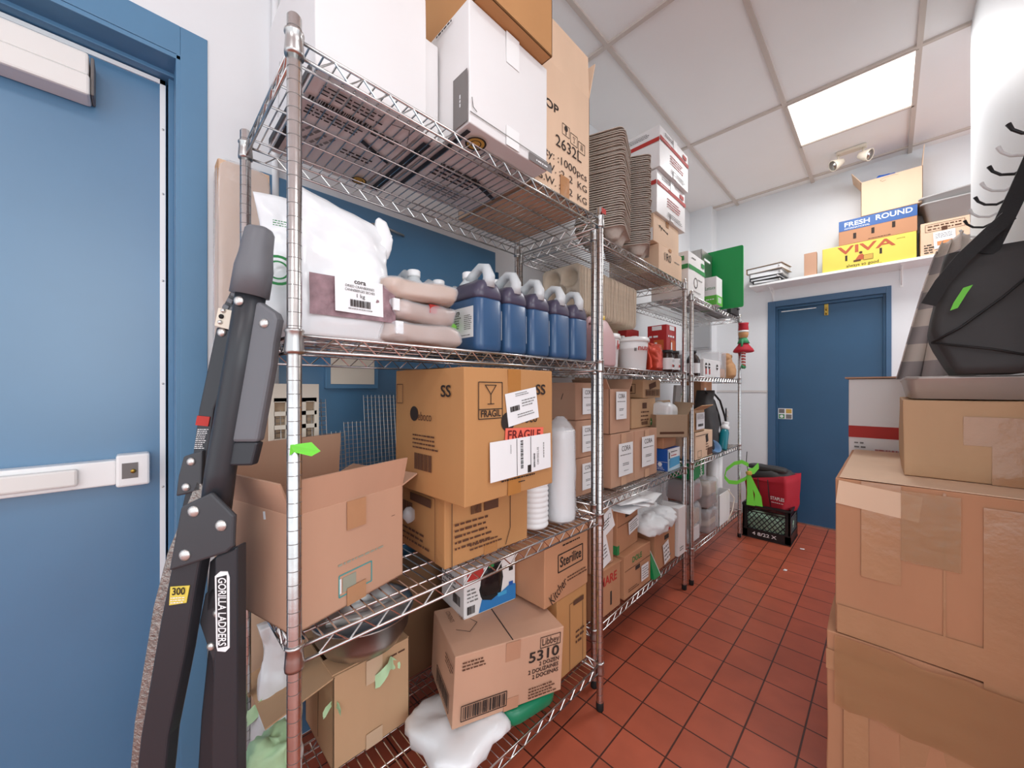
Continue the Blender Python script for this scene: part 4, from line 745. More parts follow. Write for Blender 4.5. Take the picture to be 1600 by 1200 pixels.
carton('blue_carton', 'bright blue and white carton on the middle shelf beside the paired posts', 'box', (-1.09, -.914, 2.2, 2.386, z2b, z2b+.13), m=BLUEC, tape=False, bulge=.001,
  prints={'+x': [('r', .5, .75, 1, .5, PAPER), ('r', .55, .35, .8, .45, CYAN), ('y', [(0, 0), (1, 0), (1, .2), (.12, .12), (.1, .9), (0, .95)], mat('pale_blue_print', '#b9d9ea', .5)), ('r', .12, .7, .08, .3, INK), ('d', .5, .85, .5, .1, 1, INK), ('d', .48, .68, .45, .12, 1, INKR)], '-y': [('o', .35, .3, .1, PAPER, 1), ('o', .75, .3, .1, PAPER, 1), ('d', .35, .13, .25, .16, 3, PAPER), ('d', .75, .13, .25, .16, 3, PAPER), ('h', [(0, .42), (1, .42)], PAPER, .0015)]})
carton('cardboard_box', 'flat reddish box with black lettering lying on the bright blue carton', 'box', (-1.15, -.935, 2.19, 2.38, z2b+.132, z2b+.2), m=K_RED, tape=False, prints={'-y': [('r', .5, .6, .6, .5, INK), ('d', .5, .6, .45, .22, 1, K_RED)]})
t = carton('cardboard_box', 'open tan box with a green oval logo and plastic bag inside', 'box', (-1.07, -.87, 2.17, 2.37, z2b+.202, z2b+.335), rz=-38, m=K_GREY, tape=False, open_top={'-x': (25, .08), '+y': (30, .08)}, prints={'-y': [('r', .5, .67, .55, .3, INKG), ('o', .3, .67, .16, INKG, 1), ('o', .7, .67, .16, INKG, 1), ('d', .5, .67, .4, .12, 1, PAPER), ('r', .5, .2, .75, .1, INKB)], '+x': [('r', .5, .2, .75, .1, INKB)]})
t = thing('plastic_bag', 'clear plastic bag bulging out of the open box with the green logo', 'bag', (-.97, 2.27, z2b+.215)); b = MB(); pillow(b, .15, .15, .19, WBAG, 3, .015, 18); b.build('bag', t)
z2c = S3[1]+.004
carton('cardboard_box', 'tan carton with black handling symbols on the far third shelf', 'box', (-1.14, -.893, 2.59, 2.93, z2c, z2c+.18), m=K_PALE, tape=False, prints={'+x': [('d', .35, .88, .7, .07, 1, INK), ('r', .62, .72, .14, .3, INK, 12), ('d', .62, .4, .14, .3, 3, INKB), ('f', .2, .2, .2, .24, INK, .002), ('r', .8, .2, .28, .28, INKB)]})
carton('cardboard_box', 'open tan carton with a white label on top of the far symbol-printed carton', 'box', (-1.13, -.9, 2.56, 2.78, z2c+.182, z2c+.33), m=K_TAN, tape=False, open_top={'+x': (60, .07), '-x': (10, .06)}, papers=[('+x', .55, .5, .7, .75, 0, PAPER, [('d', .5, .75, .8, .3, 4, INKGR), ('b', .5, .25, .6, .15, INK)])])
t = thing('black_backpack', 'black bag with straps slumped on the far third shelf', 'bag', (-.99, 3.08, z2c), (0, 0, R(5)))
b = MB(); secs = []
for j in range(17):
    q = j/16; hw = .15*math.sin(PI*min(1, .22+q*.78))**.6*(1-.35*q); th = .09*(1-.5*q)+.01; row = []
    for i in range(26):
        a = 2*PI*i/26; p = Vector((th*math.cos(a), hw*math.sin(a)+.04*(1-q)**2-.03*q, q*.46)); d = noise.noise(Vector((math.cos(a)*1.5, math.sin(a)*1.5, q*4)))*.02+.012*abs(noise.noise(Vector((a*2, q*9, 1)))); p.x += d*math.cos(a)*1.2; p.y += d*math.sin(a); row.append(tuple(p))
    secs.append(row)
b.loft(secs, BLACKF); b.build('body', t); b = MB(); pillow(b, .12, .12, .12, BLACKF, 5, .02, 18, M=Matrix.Translation((.05, .21, -.0))); b.build('side_pocket', t)
for k, (dx, dy) in enumerate(((.0, 0), (-.03, -.05))):
    b = MB(); b.tube([(.05+dx, -.01+dy, .45), (.085+dx, .08+dy, .38), (.1+dx, .17+dy, .26), (.11+dx, .21+dy, .15), (.1+dx, .17+dy, .05), (.09+dx, .12+dy, .02)], .0075, BLACKS, 8); b.build('strap', t)
t = thing('water_bottle', 'teal bottle with a white lid leaning on the black bag', 'bottle', (-.885, 3.12, z2c+.0), (R(-24), 0, 0)); b = MB(); b.lathe([(.028, .012), (.031, .02), (.031, .15), (.024, .175)], TEAL, 22); b.build('body', t); b = MB(); b.lathe([(.026, .172), (.03, .18), (.03, .2), (.02, .205), (.024, .22), (.024, .232), (.001, .233)], WPLAS, 22); b.build('lid', t)
t = thing('plastic_bowl', 'light blue plastic bowl tipped against the tan symbol-printed carton', 'bowl', (-.93, 3.02, z2c+.025), (R(20), R(50), 0)); b = MB(); b.lathe([(.02, 0), (.045, .025), (.05, .045), (.052, .045), (.047, .02), (.02, -.003)], LBLUE, 26, caps=False); b.build('shell', t)
t = thing('cardboard_box', 'tall brown carton with a white tag behind the black bag', 'box', (-1.14, 3.33, z2c)); b = MB(); softbox(b, .16, .26, .53, K_RED, 4, .002); b.build('body', t, bevel=.002); b = MB(); b.bb(.0822, .083, -.06, -.02, .42, .48, PAPER); b.build('paper_label', t)
t = thing('plastic_sheet', 'pale grey plastic sheets leaning behind the open carton on the far shelf', 'sheet', (-1.16, 2.96, z2c), (0, R(4), 0)); b = MB(); b.bb(0, .02, -.14, .12, 0, .5, GREYT); b.build('sheet', t); b = MB(); b.bb(.021, .026, -.05, .03, .28, .44, WHITEG); b.bb(.0262, .027, -.04, .02, .33, .42, INKY); b.bb(.0262, .027, -.05, .03, .425, .44, INKG); b.build('label_card', t)
t = thing('display_pack', 'black display card with rows of small white and yellow packets on the far shelf', 'display', (-.955, 3.475, z2c), (0, 0, R(15))); b = MB(); b.bb(-.005, .005, -.11, .08, 0, .31, BLK); b.build('card', t); b = MB()
for i in range(4):
    for j in range(6): b.bb(.0053, .014, -.1+i*.045, -.065+i*.045, .01+j*.05, .045+j*.05, PAPER if (i+j) % 3 else INKY); b.bb(.0141, .0146, -.09+i*.045, -.075+i*.045, .02+j*.05, .035+j*.05, INK)
b.build('printed_lettering', t)
# ================================================================ BOTTOM SHELVES
z1 = .183
carton('cardboard_box', 'cardboard box with pale green tape and a metal bowl on top', 'box', (-1.32, -1.085, .385, .62, z1, z1+.262), m=K_TAN, tape=['+x'], tmat=mat('beige_tape', '#cdb193', .35), seam='y', open_top={'-y': (103, .17), '+x': (-91, .08), '-x': (91, .1), '+y': (-91, .12)}, prints={'+x': [('d', .82, .9, .2, .06, 1, INKB)], '-y': [('h', [(.5, .1), (.52, .9)], INKB, .002)]})
def flag(lab, loc, sc, rz, sd):
    t = thing('tape_piece', lab, 'tape', loc, (0, 0, R(rz))); b = MB(); V = []; F = []
    for j in range(5):
        for i in range(9): s = i/8-.5; V.append((.012*math.cos(s*6+sd)+.01*noise.noise(Vector((s*5, j, sd))), s*.075*sc, -abs(s)*.07*sc+(j-2)*.009*sc+.01*noise.noise(Vector((s*4, j*.5, sd+4)))))
    b.add(V, [(j*9+i, j*9+i+1, (j+1)*9+i+1, (j+1)*9+i) for j in range(4) for i in range(8)], MINT, smooth=True); b.build('strip', t); return t
flag('pale green tape folded over the front face of the box under the bowl', (-1.075, .545, .41), 1.1, 0, 1)
flag('small pale green tape piece at the left corner of the box under the bowl', (-1.085, .385, .375), .6, -30, 3)
flag('long pale green tape hanging left of the box under the bowl', (-1.18, .24, .40), 1.2, -60, 2)
t = thing('tape_piece', 'crumpled pale green tape wad beside the ladder at the bottom shelf', 'tape', (-1.10, .235, .25)); b = MB(); pillow(b, .09, .1, .12, MINT, 6, .04, 26); b.build('strip', t)
t = thing('white_bag', 'small white plastic bag behind the ladder above the bottom shelf', 'bag', (-1.2, .28, z1), (0, 0, 0)); b = MB(); pillow(b, .13, .12, .21, WBAG, 2, .03, 12); b.build('bag', t); b = MB(); pouch(b, .1, .05, .32, WBAG, 4, .02, z0=.1); b.build('bag_neck', t)
t = thing('metal_bowl', 'large stainless steel bowl on the box with green tape', 'bowl', (-1.155, .50, z1+.278)); b = MB(); b.lathe([(.085, .0), (.115, .012), (.136, .05), (.142, .10), (.152, .104), (.152, .1065), (.139, .1055), (.133, .052), (.112, .016), (.001, .006)], STEEL, 48, caps=False); b.build('bowl', t)
b = MB(); b.tube([(.0, -.11, .1), (.03, 0, .088), (.05, .12, .11)], [.012, .016, .006], TRAYM, 10); b.build('ladle', t)
stamp = [('d', .09, .86, .12, .1, 3, INKB)]
carton('cardboard_box', 'pinkish glassware carton printed 5310 on the near bottom shelf', 'box', (-1.065, -.825, .675, 1.05, z1+.07, z1+.285), rz=-19, m=K_PINK, tape=['+x'], seam='x', tmat=card('tape_paler2', '#b98a6e'), tilt=(-2, 2),
  prints={'+x': [('f', .86, .85, .2, .16, INK, .002), ('t', 'Libbey', .86, .85, .11, INK, .17), ('t', '5310', .80, .665, .15, INK, .3, 0, True), ('t', '2 DOZEN', .855, .54, .06, INK, .2, 0, True), ('t', '2 DOUZAINES', .80, .455, .06, INK, .3, 0, True), ('t', '2 DOCENAS', .82, .37, .06, INK, .26, 0, True), ('d', .16, .85, .2, .14, 3, INKB), ('b', .26, .2, .36, .17, INK), ('f', .26, .2, .39, .21, INK, .002), ('d', .8, .14, .28, .18, 4, INKB)],
          '-y': [('b', .6, .25, .5, .2, INK), ('f', .6, .25, .55, .26, INK, .002), ('d', .82, .78, .28, .16, 3, INKB)], '+z': [('t', 'CONTENTS', .1, .75, .06, INKB, .16, -90), ('t', 'CONTENU', .2, .75, .06, INKB, .16, -90), ('h', [(.1, .45), (.2, .35), (.3, .5), (.26, .6)], INK, .0015)]})
t = thing('white_bag', 'white plastic bag under the carton printed 5310', 'bag', (-.935, .70, z1), (0, 0, 0)); b = MB(); pillow(b, .26, .26, .066, WBAG, 2, .03, 14, .6, 44, 20); b.build('bag', t)
t = thing('green_bag', 'dark green food bag with white script under the carton printed 5310', 'bag', (-.93, .93, z1), (0, 0, R(-10))); b = MB(); pillow(b, .27, .22, .066, mat('green_bag_film', '#0f7a55', .3, bump=.4, bscale=15), 5, .008, 12, .5); b.build('bag', t)
b = MB(); b.tube([(.05, -.05, .067), (.08, -.03, .068), (.09, .0, .066), (.06, .01, .068), (.06, .04, .068)], .0015, WPLAS, 5); b.build('printed_lettering', t)
t = carton('white_blue_carton', 'white and blue carton with torn front showing black contents on the 5310 box', 'box', (-1.15, -.985, .785, 1.0, z1+.288, z1+.455), rz=-8, m=WHITEB, tape=False, bulge=.001,
  prints={'+x': [('y', [(.26, .03), (1, .03), (1, .35), (.9, .4), (.72, .3), (.5, .2), (.32, .28)], mat('blue_print', '#2a78b8', .5)), ('r', .72, .25, .18, .08, CYAN), ('b', .12, .16, .14, .16, INK), ('d', .13, .45, .16, .3, 4, INKGR), ('r', .2, .85, .3, .2, INKR), ('r', .5, .9, .1, .15, INKG), ('r', .9, .72, .08, .08, INK), ('r', .9, .4, .08, .08, BLUEC)], '-y': [('b', .7, .3, .3, .2, INK), ('d', .4, .6, .6, .3, 3, INKGR)]})
b = MB(); b.add([(.0842, y*.215-.1075, z*.167) for y, z in ((.3, .35), (.36, .2), (.5, .16), (.6, .2), (.7, .3), (.74, .6), (.7, .95), (.42, .97), (.33, .7), (.27, .5))], [tuple(range(10))], RUB); b.build('torn_opening', t)
b = MB(); pillow(b, .03, .09, .1, mat('black_film', '#17171a', .15, bump=.6, bscale=16), 3, .006, 20, M=Matrix.Translation((.076, .0, .05))); b.build('black_liner', t)
carton('cardboard_box', 'plain orange-brown carton under the Sterilite carton at the second chrome post', 'box', (-1.2, -.845, 1.075, 1.262, z1, z1+.292), m=K_OR, tape=False, seam='y', bulge=.004, prints={'+x': [('f', .6, .45, .45, .85, INK, .0015), ('r', .68, .86, .35, .06, INKB), ('d', .7, .4, .25, .2, 3, INKB)]})
carton('cardboard_box', 'pinkish carton printed Sterilite in an oval with handwriting', 'box', (-1.2, -.84, 1.0, 1.262, z1+.296, z1+.535), m=K_RED, tape=False,
  prints={'+x': [('f', .56, .57, .58, .26, INK, .004), ('t', 'Sterilite', .56, .57, .15, INK, .5, 0, True), ('d', .62, .82, .5, .06, 1, INK), ('t', 'Kitcher', .27, .17, .16, INK, .38, 28), ('d', .7, .27, .45, .1, 2, INKB)]})
carton('cardboard_box', 'dark brown carton at the back of the near bottom shelf behind the 5310 carton', 'box', (-1.36, -1.24, .63, .95, z1, z1+.40), m=card('cardboard_dark', '#7a5a40'), tape=False)
carton('grey_blue_box', 'dark box with small white print standing behind the torn white and blue carton', 'box', (-1.36, -1.25, .96, 1.19, z1, z1+.46), m=mat('slate_carton', '#4a5568', .5), tape=False, bulge=.001, prints={'+x': [('d', .4, .7, .6, .2, 3, PAPER)]})
# middle unit, bottom
z1b = S2[0]+.004
carton('cardboard_box', 'produce box with a lid printed MARE on the middle bottom shelf', 'box', (-1.15, -.885, 1.385, 1.6, z1b, z1b+.2), m=K_RED, tape=False, bulge=.001, slots=[('+x', .6, .32, .05, .3)], prints={'+x': [('t', 'MARE', .5, .76, .2, INKR, .66, 0, True)]})
t = thing('box_lid', 'reddish cardboard lid on the MARE produce box', 'lid', (-1.017, 1.493, z1b+.202)); b = MB(); b.bb(-.137, .137, -.112, .112, 0, .006, K_RED); b.build('panel', t)
carton('cardboard_box', 'pinkish carton with white paper hanging over it above the MARE box', 'box', (-1.15, -.9, 1.38, 1.56, z1b+.21, z1b+.45), rz=-3, m=K_PINK, tape=False, papers=[('+x', .5, .28, .5, .55, 18, PAPER, [('d', .5, .5, .7, .5, 4, INKGR)]), ('+x', .55, .78, .8, .4, 22, PAPER, [('r', .2, .45, .14, .4, INK), ('d', .6, .5, .4, .4, 3, INK), ('o', .85, .7, .12, INKGR)])])
carton('cardboard_box', 'produce box with a lid printed Dole in green on the middle bottom shelf', 'box', (-1.14, -.885, 1.64, 1.915, z1b, z1b+.205), m=K_RED, tape=False, bulge=.001, slots=[('+x', .47, .58, .16, .09)], prints={'+x': [('t', 'DOLE', .45, .82, .13, INKG, .36, 0, True), ('d', .3, .16, .35, .1, 2, INKB), ('h', [(.0, .66), (1, .66)], INKB, .002)]}, papers=[('+x', .72, .36, .28, .38, 0, PAPER, [('d', .5, .5, .8, .8, 5, INKGR)])])
carton('cardboard_box', 'produce box with a green corner stacked on the DOLE box', 'box', (-1.15, -.925, 1.625, 1.86, z1b+.207, z1b+.42), rz=3, m=K_RED, tape=False, bulge=.001, slots=[('+x', .5, .8, .25, .09)], prints={'+x': [('r', .03, .1, .1, .2, INKG), ('h', [(0, .62), (1, .62)], INKB, .002)], '-y': [('r', .93, .1, .14, .2, INKG)]}, papers=[('+x', .72, .5, .5, .3, 8, PAPER, [('d', .5, .5, .8, .7, 4, INKGR)])])
carton('cardboard_box', 'produce box with white labels at the right end of the middle bottom shelf', 'box', (-1.14, -.90, 2.0, 2.275, z1b, z1b+.235), m=K_RED, tape=False, bulge=.001, slots=[('+x', .55, .68, .2, .1)], prints={'+x': [('r', .5, .87, .45, .12, INKR)]}, papers=[('+x', .5, .33, .28, .5, 12, PAPER, [('d', .5, .5, .8, .8, 4, INKGR)])])
t = thing('green_pouch', 'small green triangular pouch between the DOLE box and the labelled produce box', 'bag', (-.905, 1.965, z1b)); b = MB(); b.loft([[(.035, -.035, 0), (.035, .04, 0), (-.02, .04, 0), (-.02, -.035, 0)], [(.0, -.03, .15), (.0, -.025, .15), (-.004, -.025, .15), (-.004, -.03, .15)]], GREEND, smooth=False); b.build('pouch', t); b = MB(); b.tube([(.036, .042, 0), (.0, -.023, .152)], .002, PAPER, 5); b.build('seam', t)
for i, (x, y, z, rz, w_) in enumerate(((-.98, 1.70, z1b+.425, 8, .2), (-.97, 1.76, z1b+.432, -10, .22), (-.96, 1.8, z1b+.439, 20, .2), (-.985, 1.83, z1b+.446, -4, .21), (-.95, 1.86, z1b+.453, 12, .2), (-.97, 1.74, z1b+.46, -18, .2))):
    b = MB(); V = []; n = 6
    for j in range(n+1):
        for k in range(n+1): V.append(((j/n-.5)*.24, (k/n-.5)*w_, .004*noise.noise(Vector((j*.6, k*.6, i*4)))))
    b.add(V, [(j*7+k, j*7+k+1, (j+1)*7+k+1, (j+1)*7+k) for j in range(n) for k in range(n)], PAPER, smooth=True); o = b.build('paper_bag', None, (x, y, z), (0, R(2), R(rz))); md = o.modifiers.new('s', 'SOLIDIFY'); md.thickness = .0035
    tag(o, 'flat white paper bag in the loose pile on the produce box with the green corner', 'paper bag', 'flat white paper bags piled on the middle bottom shelf')
for i, (y, z, rz, l) in enumerate(((1.99, z1b+.24, -15, 'crumpled white bag drooping between the paper pile and the labelled produce box'), (2.13, z1b+.25, 10, 'crumpled white bag on top of the labelled produce box'))):
    t = thing('white_bag', l, 'bag', (-.975, y, z), (0, R(12), R(rz))); b = MB(); pillow(b, .25, .19, .085, mat('white_paper_bag', '#e6e7e8', .6, bump=.8, bscale=14), i+3, .035, 19, .7, 44, 26); b.build('bag', t)
t = thing('plastic_bag', 'clear bag of grey trays standing above the labelled produce box', 'bag', (-1.08, 2.2, z1b+.24)); b = MB(); pillow(b, .2, .3, .22, CLEARP, 6, .02, 14, .4); b.build('clear_wrap', t); b = MB()
for i in range(9): b.bb(-.08, .08, -.12+i*.028, -.107+i*.028, .01, .17, GREYT)
b.build('tray_row', t)
carton('white_carton', 'plain white carton between the paired posts on the middle bottom shelf', 'box', (-1.13, -.885, 2.29, 2.40, z1b, z1b+.29), m=WHITEB, tape=False, bulge=.001, prints={'+x': [('d', .4, .15, .5, .1, 2, INKGR)], '-y': [('d', .8, .15, .2, .1, 2, INK)]})
# far unit, bottom
z1c = S3[0]+.004
def wrapped(lab, x, y, z, sx, sy, sz, m, rows, sd, rz=0):
    t = thing('wrapped_pack', lab, 'pack', (x, y, z), (0, 0, R(rz)), None); b = MB()
    for i in range(rows): h = sz*.86/rows; b.bb(-sx*.42, sx*.42, -sy*.42, sy*.42, .004+i*h, .004+(i+.82)*h, m if i % 2 == 0 else K_GREY)
    b.build('content', t, bevel=.004); b = MB(); pillow(b, sx, sy, sz, CLEARP, sd, .014, 16, .3, 26, 16); b.build('clear_wrap', t)
    return t
BRN = mat('brown_tray', '#7a5a4c', .5)
wrapped('clear-wrapped white pack at the front left of the far bottom shelf', -.985, 2.63, z1c, .18, .2, .26, WHITEB, 2, 1)
wrapped('clear-wrapped red and brown pack on the white pack of the far bottom shelf', -.985, 2.64, z1c+.262, .18, .2, .15, mat('red_brown', '#8d4a3a', .5), 1, 2)
wrapped('lower clear bag with brown tray and white cups on the far bottom shelf', -.965, 2.9, z1c, .18, .21, .17, BRN, 3, 3)
wrapped('upper clear bag with a brown tray stacked on the far bottom shelf', -.98, 2.93, z1c+.172, .2, .24, .2, BRN, 2, 4)
t = thing('green_package', 'green drink package with white sideways lettering on the far bottom shelf', 'package', (-.985, 2.70, z1c+.414), (0, 0, R(4))); b = MB(); b.bb(-.08, .08, -.12, .12, 0, .115, GREEND); b.build('body', t, bevel=.008); b = MB(); b.text('Sprite', axes((.0812, .03, .052), (0, 0, 1), (0, -1, 0)), .06, PAPER, True, .098); b.build('printed_lettering', t)
carton('cardboard_box', 'dark brown flattened box behind the clear bags on the far bottom shelf', 'box', (-1.2, -1.08, 2.9, 3.3, z1c, z1c+.42), m=card('cardboard_dark', '#7a5a40'), tape=False)
for i, (y, l) in enumerate(((3.28, 'white paper roll standing left at the back of the far bottom shelf'), (3.38, 'white paper roll standing right at the back of the far bottom shelf'))):
    t = thing('paper_roll', l, 'roll', (-1.0, y, z1c), (0, 0, 0)); b = MB(); b.lathe([(.045, 0), (.045, .49)], WPLAS, 24); b.build('roll', t); b = MB(); b.lathe([(.015, .491), (.001, .492)], K_TAN, 14); b.build('core', t)
t = thing('gift_box', 'white open box with a yellow ribbon strip at the end of the far bottom shelf', 'box', (-.97, 3.17, z1c)); b = MB(); 
for q in ((-.09, -.085, -.13, .13), (.085, .09, -.13, .13), (-.09, .09, -.13, -.125), (-.09, .09, .125, .13)): b.bb(*q, 0, .23, WHITEG)
b.build('body', t, bevel=.001); b = MB(); b.tube([(.1, .05, .24), (.13, .1, .17), (.12, .08, .08), (.11, .0, .01)], [.004]*4, CREAM, 6); b.build('ribbon', t)
# green ribbon bow near the far post
t = thing('ribbon_bow', 'bright lime green ribbon bow hanging beside the red bag', 'ribbon', (-.80, 3.50, .50), (0, 0, R(40)))
def band(pts, wd, m, nm, par):
    b = MB(); P = [Vector(p) for p in pts]; V = []; n = len(P)
    for i, p in enumerate(P): V += [p+Vector((0, 0, wd/2)), p-Vector((0, 0, wd/2)), p+Vector((.004, .004, -wd/2)), p+Vector((.004, .004, wd/2))]
    b.add(V, [(i*4+k, i*4+(k+1) % 4, i*4+4+(k+1) % 4, i*4+4+k) for i in range(n-1) for k in range(4)], m, smooth=False); return b.build(nm, par)
band([(0, 0, .13), (-.05, 0, .155), (-.11, 0, .14), (-.17, 0, .09), (-.185, 0, .03), (-.15, 0, -.01), (-.09, 0, -.015), (-.02, 0, .02), (0, 0, .06)], .03, LIME, 'loop', t)
band([(0, 0, .085), (.04, .01, .09), (.085, .02, .13), (.09, .02, .11), (.05, .01, .07), (0, 0, .07)], .03, LIME, 'loop', t)
for k, (dx, dz) in enumerate(((.0, -.2), (.07, -.21))):
    b = MB(); b.prism([(-.012, .07), (.014, .075), (dx+.04, dz+.08), (dx+.05, dz), (dx-.015, dz+.01), (dx-.01, dz+.1)], -.003+k*.02, .001+k*.02, LIME); b.build('tail', t)
b = MB(); pillow(b, .04, .03, .035, INKY, 3, .004, 20, M=Matrix.Translation((0, -.01, .05))); b.build('knot', t)
b = MB(); b.tube([(0, 0, .07), (-.01, .01, .16), (.0, .02, .235)], .003, BLACKS, 6); b.build('cord', t)
# milk crate and red bag
t = thing('milk_crate', 'black plastic milk crate with white lettering on the tile floor', 'crate', (-.712, 3.815, .001), (0, 0, 0)); S = .165; H = .28; b = MB()
for q in (0, 1, 2, 3):
    M = Matrix.Rotation(q*PI/2, 4, 'Z')
    b.bb(-S, S, -S, -S+.012, 0, .075, BLACKPL, M); b.bb(-S, S, -S-.004, -S+.012, H-.018, H, BLACKPL, M); b.bb(-S, -S+.035, -S, -S+.012, 0, H, BLACKPL, M); b.bb(S-.035, S, -S, -S+.012, 0, H, BLACKPL, M)
    b.bb(-S-.003, S+.003, -S-.004, -S+.004, .0, .008, BLACKPL, M); b.bb(-S, S, -S-.002, -S+.01, .068, .076, BLACKPL, M)
    for z in (.215, .235, .25): b.bb(-S, S, -S, -S+.008, z, z+.006, BLACKPL, M)
    for i in range(-3, 10):
        for sg in (1, -1):
            xa = -S+.03+i*.036; zb_, zt = .075, .215; xb = xa+sg*(zt-zb_)*.8+(0 if sg > 0 else .0)
            lo_, hi_ = -S+.035, S-.035
            def cl(xa, xb):
                ta, tb = 0, 1
                for lim, s_ in ((lo_, 1), (hi_, -1)):
                    fa, fb = s_*(xa-lim), s_*(xb-lim)
                    if fa < 0 and fb < 0: return None
                    if fa < 0: ta = max(ta, fa/(fa-fb))
                    if fb < 0: tb = min(tb, fa/(fa-fb))
                return (ta, tb) if tb-ta > .03 else None
            r_ = cl(xa, xb)
            if r_: b.tube([(xa+(xb-xa)*k, -S+.005, zb_+(zt-zb_)*k) for k in r_], .0035, BLACKPL, 4, M)
b.bb(-S, S, -S, S, 0, .008, BLACKPL); b.build('crate_body', t, recalc=False)
b = MB(); b.text('4 8/22 X', axes((-.01, -S-.0008, .04), (1, 0, 0), (0, 0, 1)), .026, PAPER, True, .17); b.build('printed_lettering', t)
t = thing('plastic_bag', 'crumpled pale green and white bags inside the black milk crate', 'bag', (-.712, 3.815, .011)); b = MB(); pillow(b, .3, .3, .2, mat('pale_green_bag', '#a9c9ad', .4, bump=.6, bscale=20, var=.15), 3, .03, 18, .5); b.build('bag', t)
t = thing('red_tote', 'red fabric tote bag with a black top and white lettering on the milk crate', 'bag', (-.70, 3.83, .235), (0, 0, R(-14)))
b = MB(); secs = []
for j in range(11):
    q = j/10; row = []
    for x, y, z in ring(.152+.012*q, .125+.012*q, .03, q*.27, 0, 0, 4): d = noise.noise(Vector((x*9, y*9, q*3)))*.016; row.append((x+d*(1 if x > 0 else -1), y+d, z+(.035*(x/.15) if j == 10 else .0)+(.02*noise.noise(Vector((x*8, y*8, 3))) if j > 8 else 0)))
    secs.append(row)
b.loft(secs, RED); b.build('body', t)
b = MB(); M = Matrix.Translation((.07, -.136, .12)) @ axes((0, 0, 0), (1, 0, 0), (0, 0, 1)); b.text('STAPLES', M @ Matrix.Translation((.035, .0, .012)), .026, PAPER, True, .1); draw(b, M @ Matrix.Translation((-.01, -.04, .012)), .09, .016, [('d', .5, .5, .95, .9, 1, PAPER)]); b.build('printed_lettering', t)
b = MB(); pillow(b, .31, .25, .13, BLACKF, 5, .03, 14, .6, M=Matrix.Translation((0, 0, .21))); pillow(b, .3, .12, .05, BLACKF, 6, .02, 14, .6, M=Matrix.Translation((-.01, -.05, .315))); b.build('black_lining', t)
for x in (-.035, .04): b = MB(); b.tube([(x-.01, -.139, .26), (x, -.137, .12), (x+.01, -.12, .01)], .0035, BLACKS, 6); b.build('seam', t)
for x, y, s_ in ((-.66, 3.1, .008), (-.45, 3.78, .012), (-.52, 3.0, .006), (-.6, 2.2, .005)): pass
b = MB(); pillow(b, .035, .02, .004, PAPER, 2, .006, 60); tag(b.build('paper_scrap', loc=(-.47, 3.66, .001), rot=(0, 0, .5)), 'small white paper scrap on the tiles beside the crate', 'paper')
b = MB(); pillow(b, .03, .02, .004, PAPER, 4, .006, 60); tag(b.build('paper_scrap', loc=(-.50, 3.15, .001), rot=(0, 0, 1.5)), 'small white paper scrap on the tiles in the middle of the aisle', 'paper')
# ================================================================ SHELF OVER THE FAR DOOR
t = thing('wall_shelf', 'long white shelf board fixed above the far blue door', 'shelf', (-.2, YF, 2.195)); b = MB(); b.bb(-.72, .62, -.255, 0, 0, .02, WHITEG); b.build('board', t, bevel=.001)
for x in (-.58, .275):
    b = MB(); b.bb(x-.008, x+.008, -.004, 0, -.14, 0, WHITEG); b.bb(x-.008, x+.008, -.2, 0, -.005, 0, WHITEG); b.tube([(x, -.17, -.004), (x, -.05, -.05), (x, -.002, -.12)], .004, WHITEG, 6); b.build('bracket', t)
zs_ = 2.216
GB = ['ring binder at the bottom of the pile left on the wall shelf', 'ring binder second from the bottom on the wall shelf', 'ring binder third from the bottom on the wall shelf', 'tan topped ring binder, uppermost of the pile on the wall shelf']
z = zs_
for i, (w_, th_, rz, cm) in enumerate(((.22, .03, 4, BLACKPL), (.24, .028, -6, GREYP), (.26, .045, -2, GREYT), (.29, .05, -9, K_GREY))):
    t = thing('ring_binder', GB[i], 'binder', (-.79+.0*i, YF-.14, z), (0, 0, R(rz))); a = w_/2
    b = MB(); b.bb(-a, a, -.12, .12, 0, .003, cm); b.bb(-a, a, -.12, .12, th_-.003, th_, cm); b.bb(-a, -a+.003, -.12, .12, 0, th_, cm); b.build('cover', t, bevel=.001)
    b = MB(); b.bb(-a+.01, a-.01, -.112, .112, .004, th_-.008, PAPER); b.build('pages', t); b = MB(); b.lathe([(.008, 0), (.008, .001)], RIVET, 12, M=Matrix.Translation((a*.85, -.1205, th_/2)) @ Matrix.Rotation(PI/2, 4, 'X')); b.build('finger_ring', t)
    z += th_+.001
t = thing('cardboard_box', 'narrow upright brown carton left of the yellow VIVA box', 'box', (-.475, YF-.19, zs_)); b = MB(); softbox(b, .085, .05, .2, K_PINK, 3, .001); b.build('body', t, bevel=.002)
VI = mat('viva_red', '#b4532f', .6)
carton('yellow_box', 'yellow produce box printed VIVA on the shelf above the far door', 'box', (-.393, .148, 4.085, 4.315, zs_, zs_+.2), m=YEL, tape=False, bulge=.001, slots=[('-y', .28, .45, .025, .22), ('-y', .65, .5, .025, .22)],
  prints={'-y': [('t', 'VIVA', .49, .76, .3, VI, .62, 0, True), ('t', 'always so good_', .47, .12, .12, INK, .38), ('y', [(.37, .28), (.42, .5), (.46, .52), (.5, .3)], VI), ('o', .44, .58, .05, INKB, 1), ('r', .4, .28, .08, .07, INKB), ('r', .52, .36, .1, .2, INKY), ('f', .52, .36, .1, .2, INKB, .002), ('d', .85, .85, .08, .03, 1, INK)]})
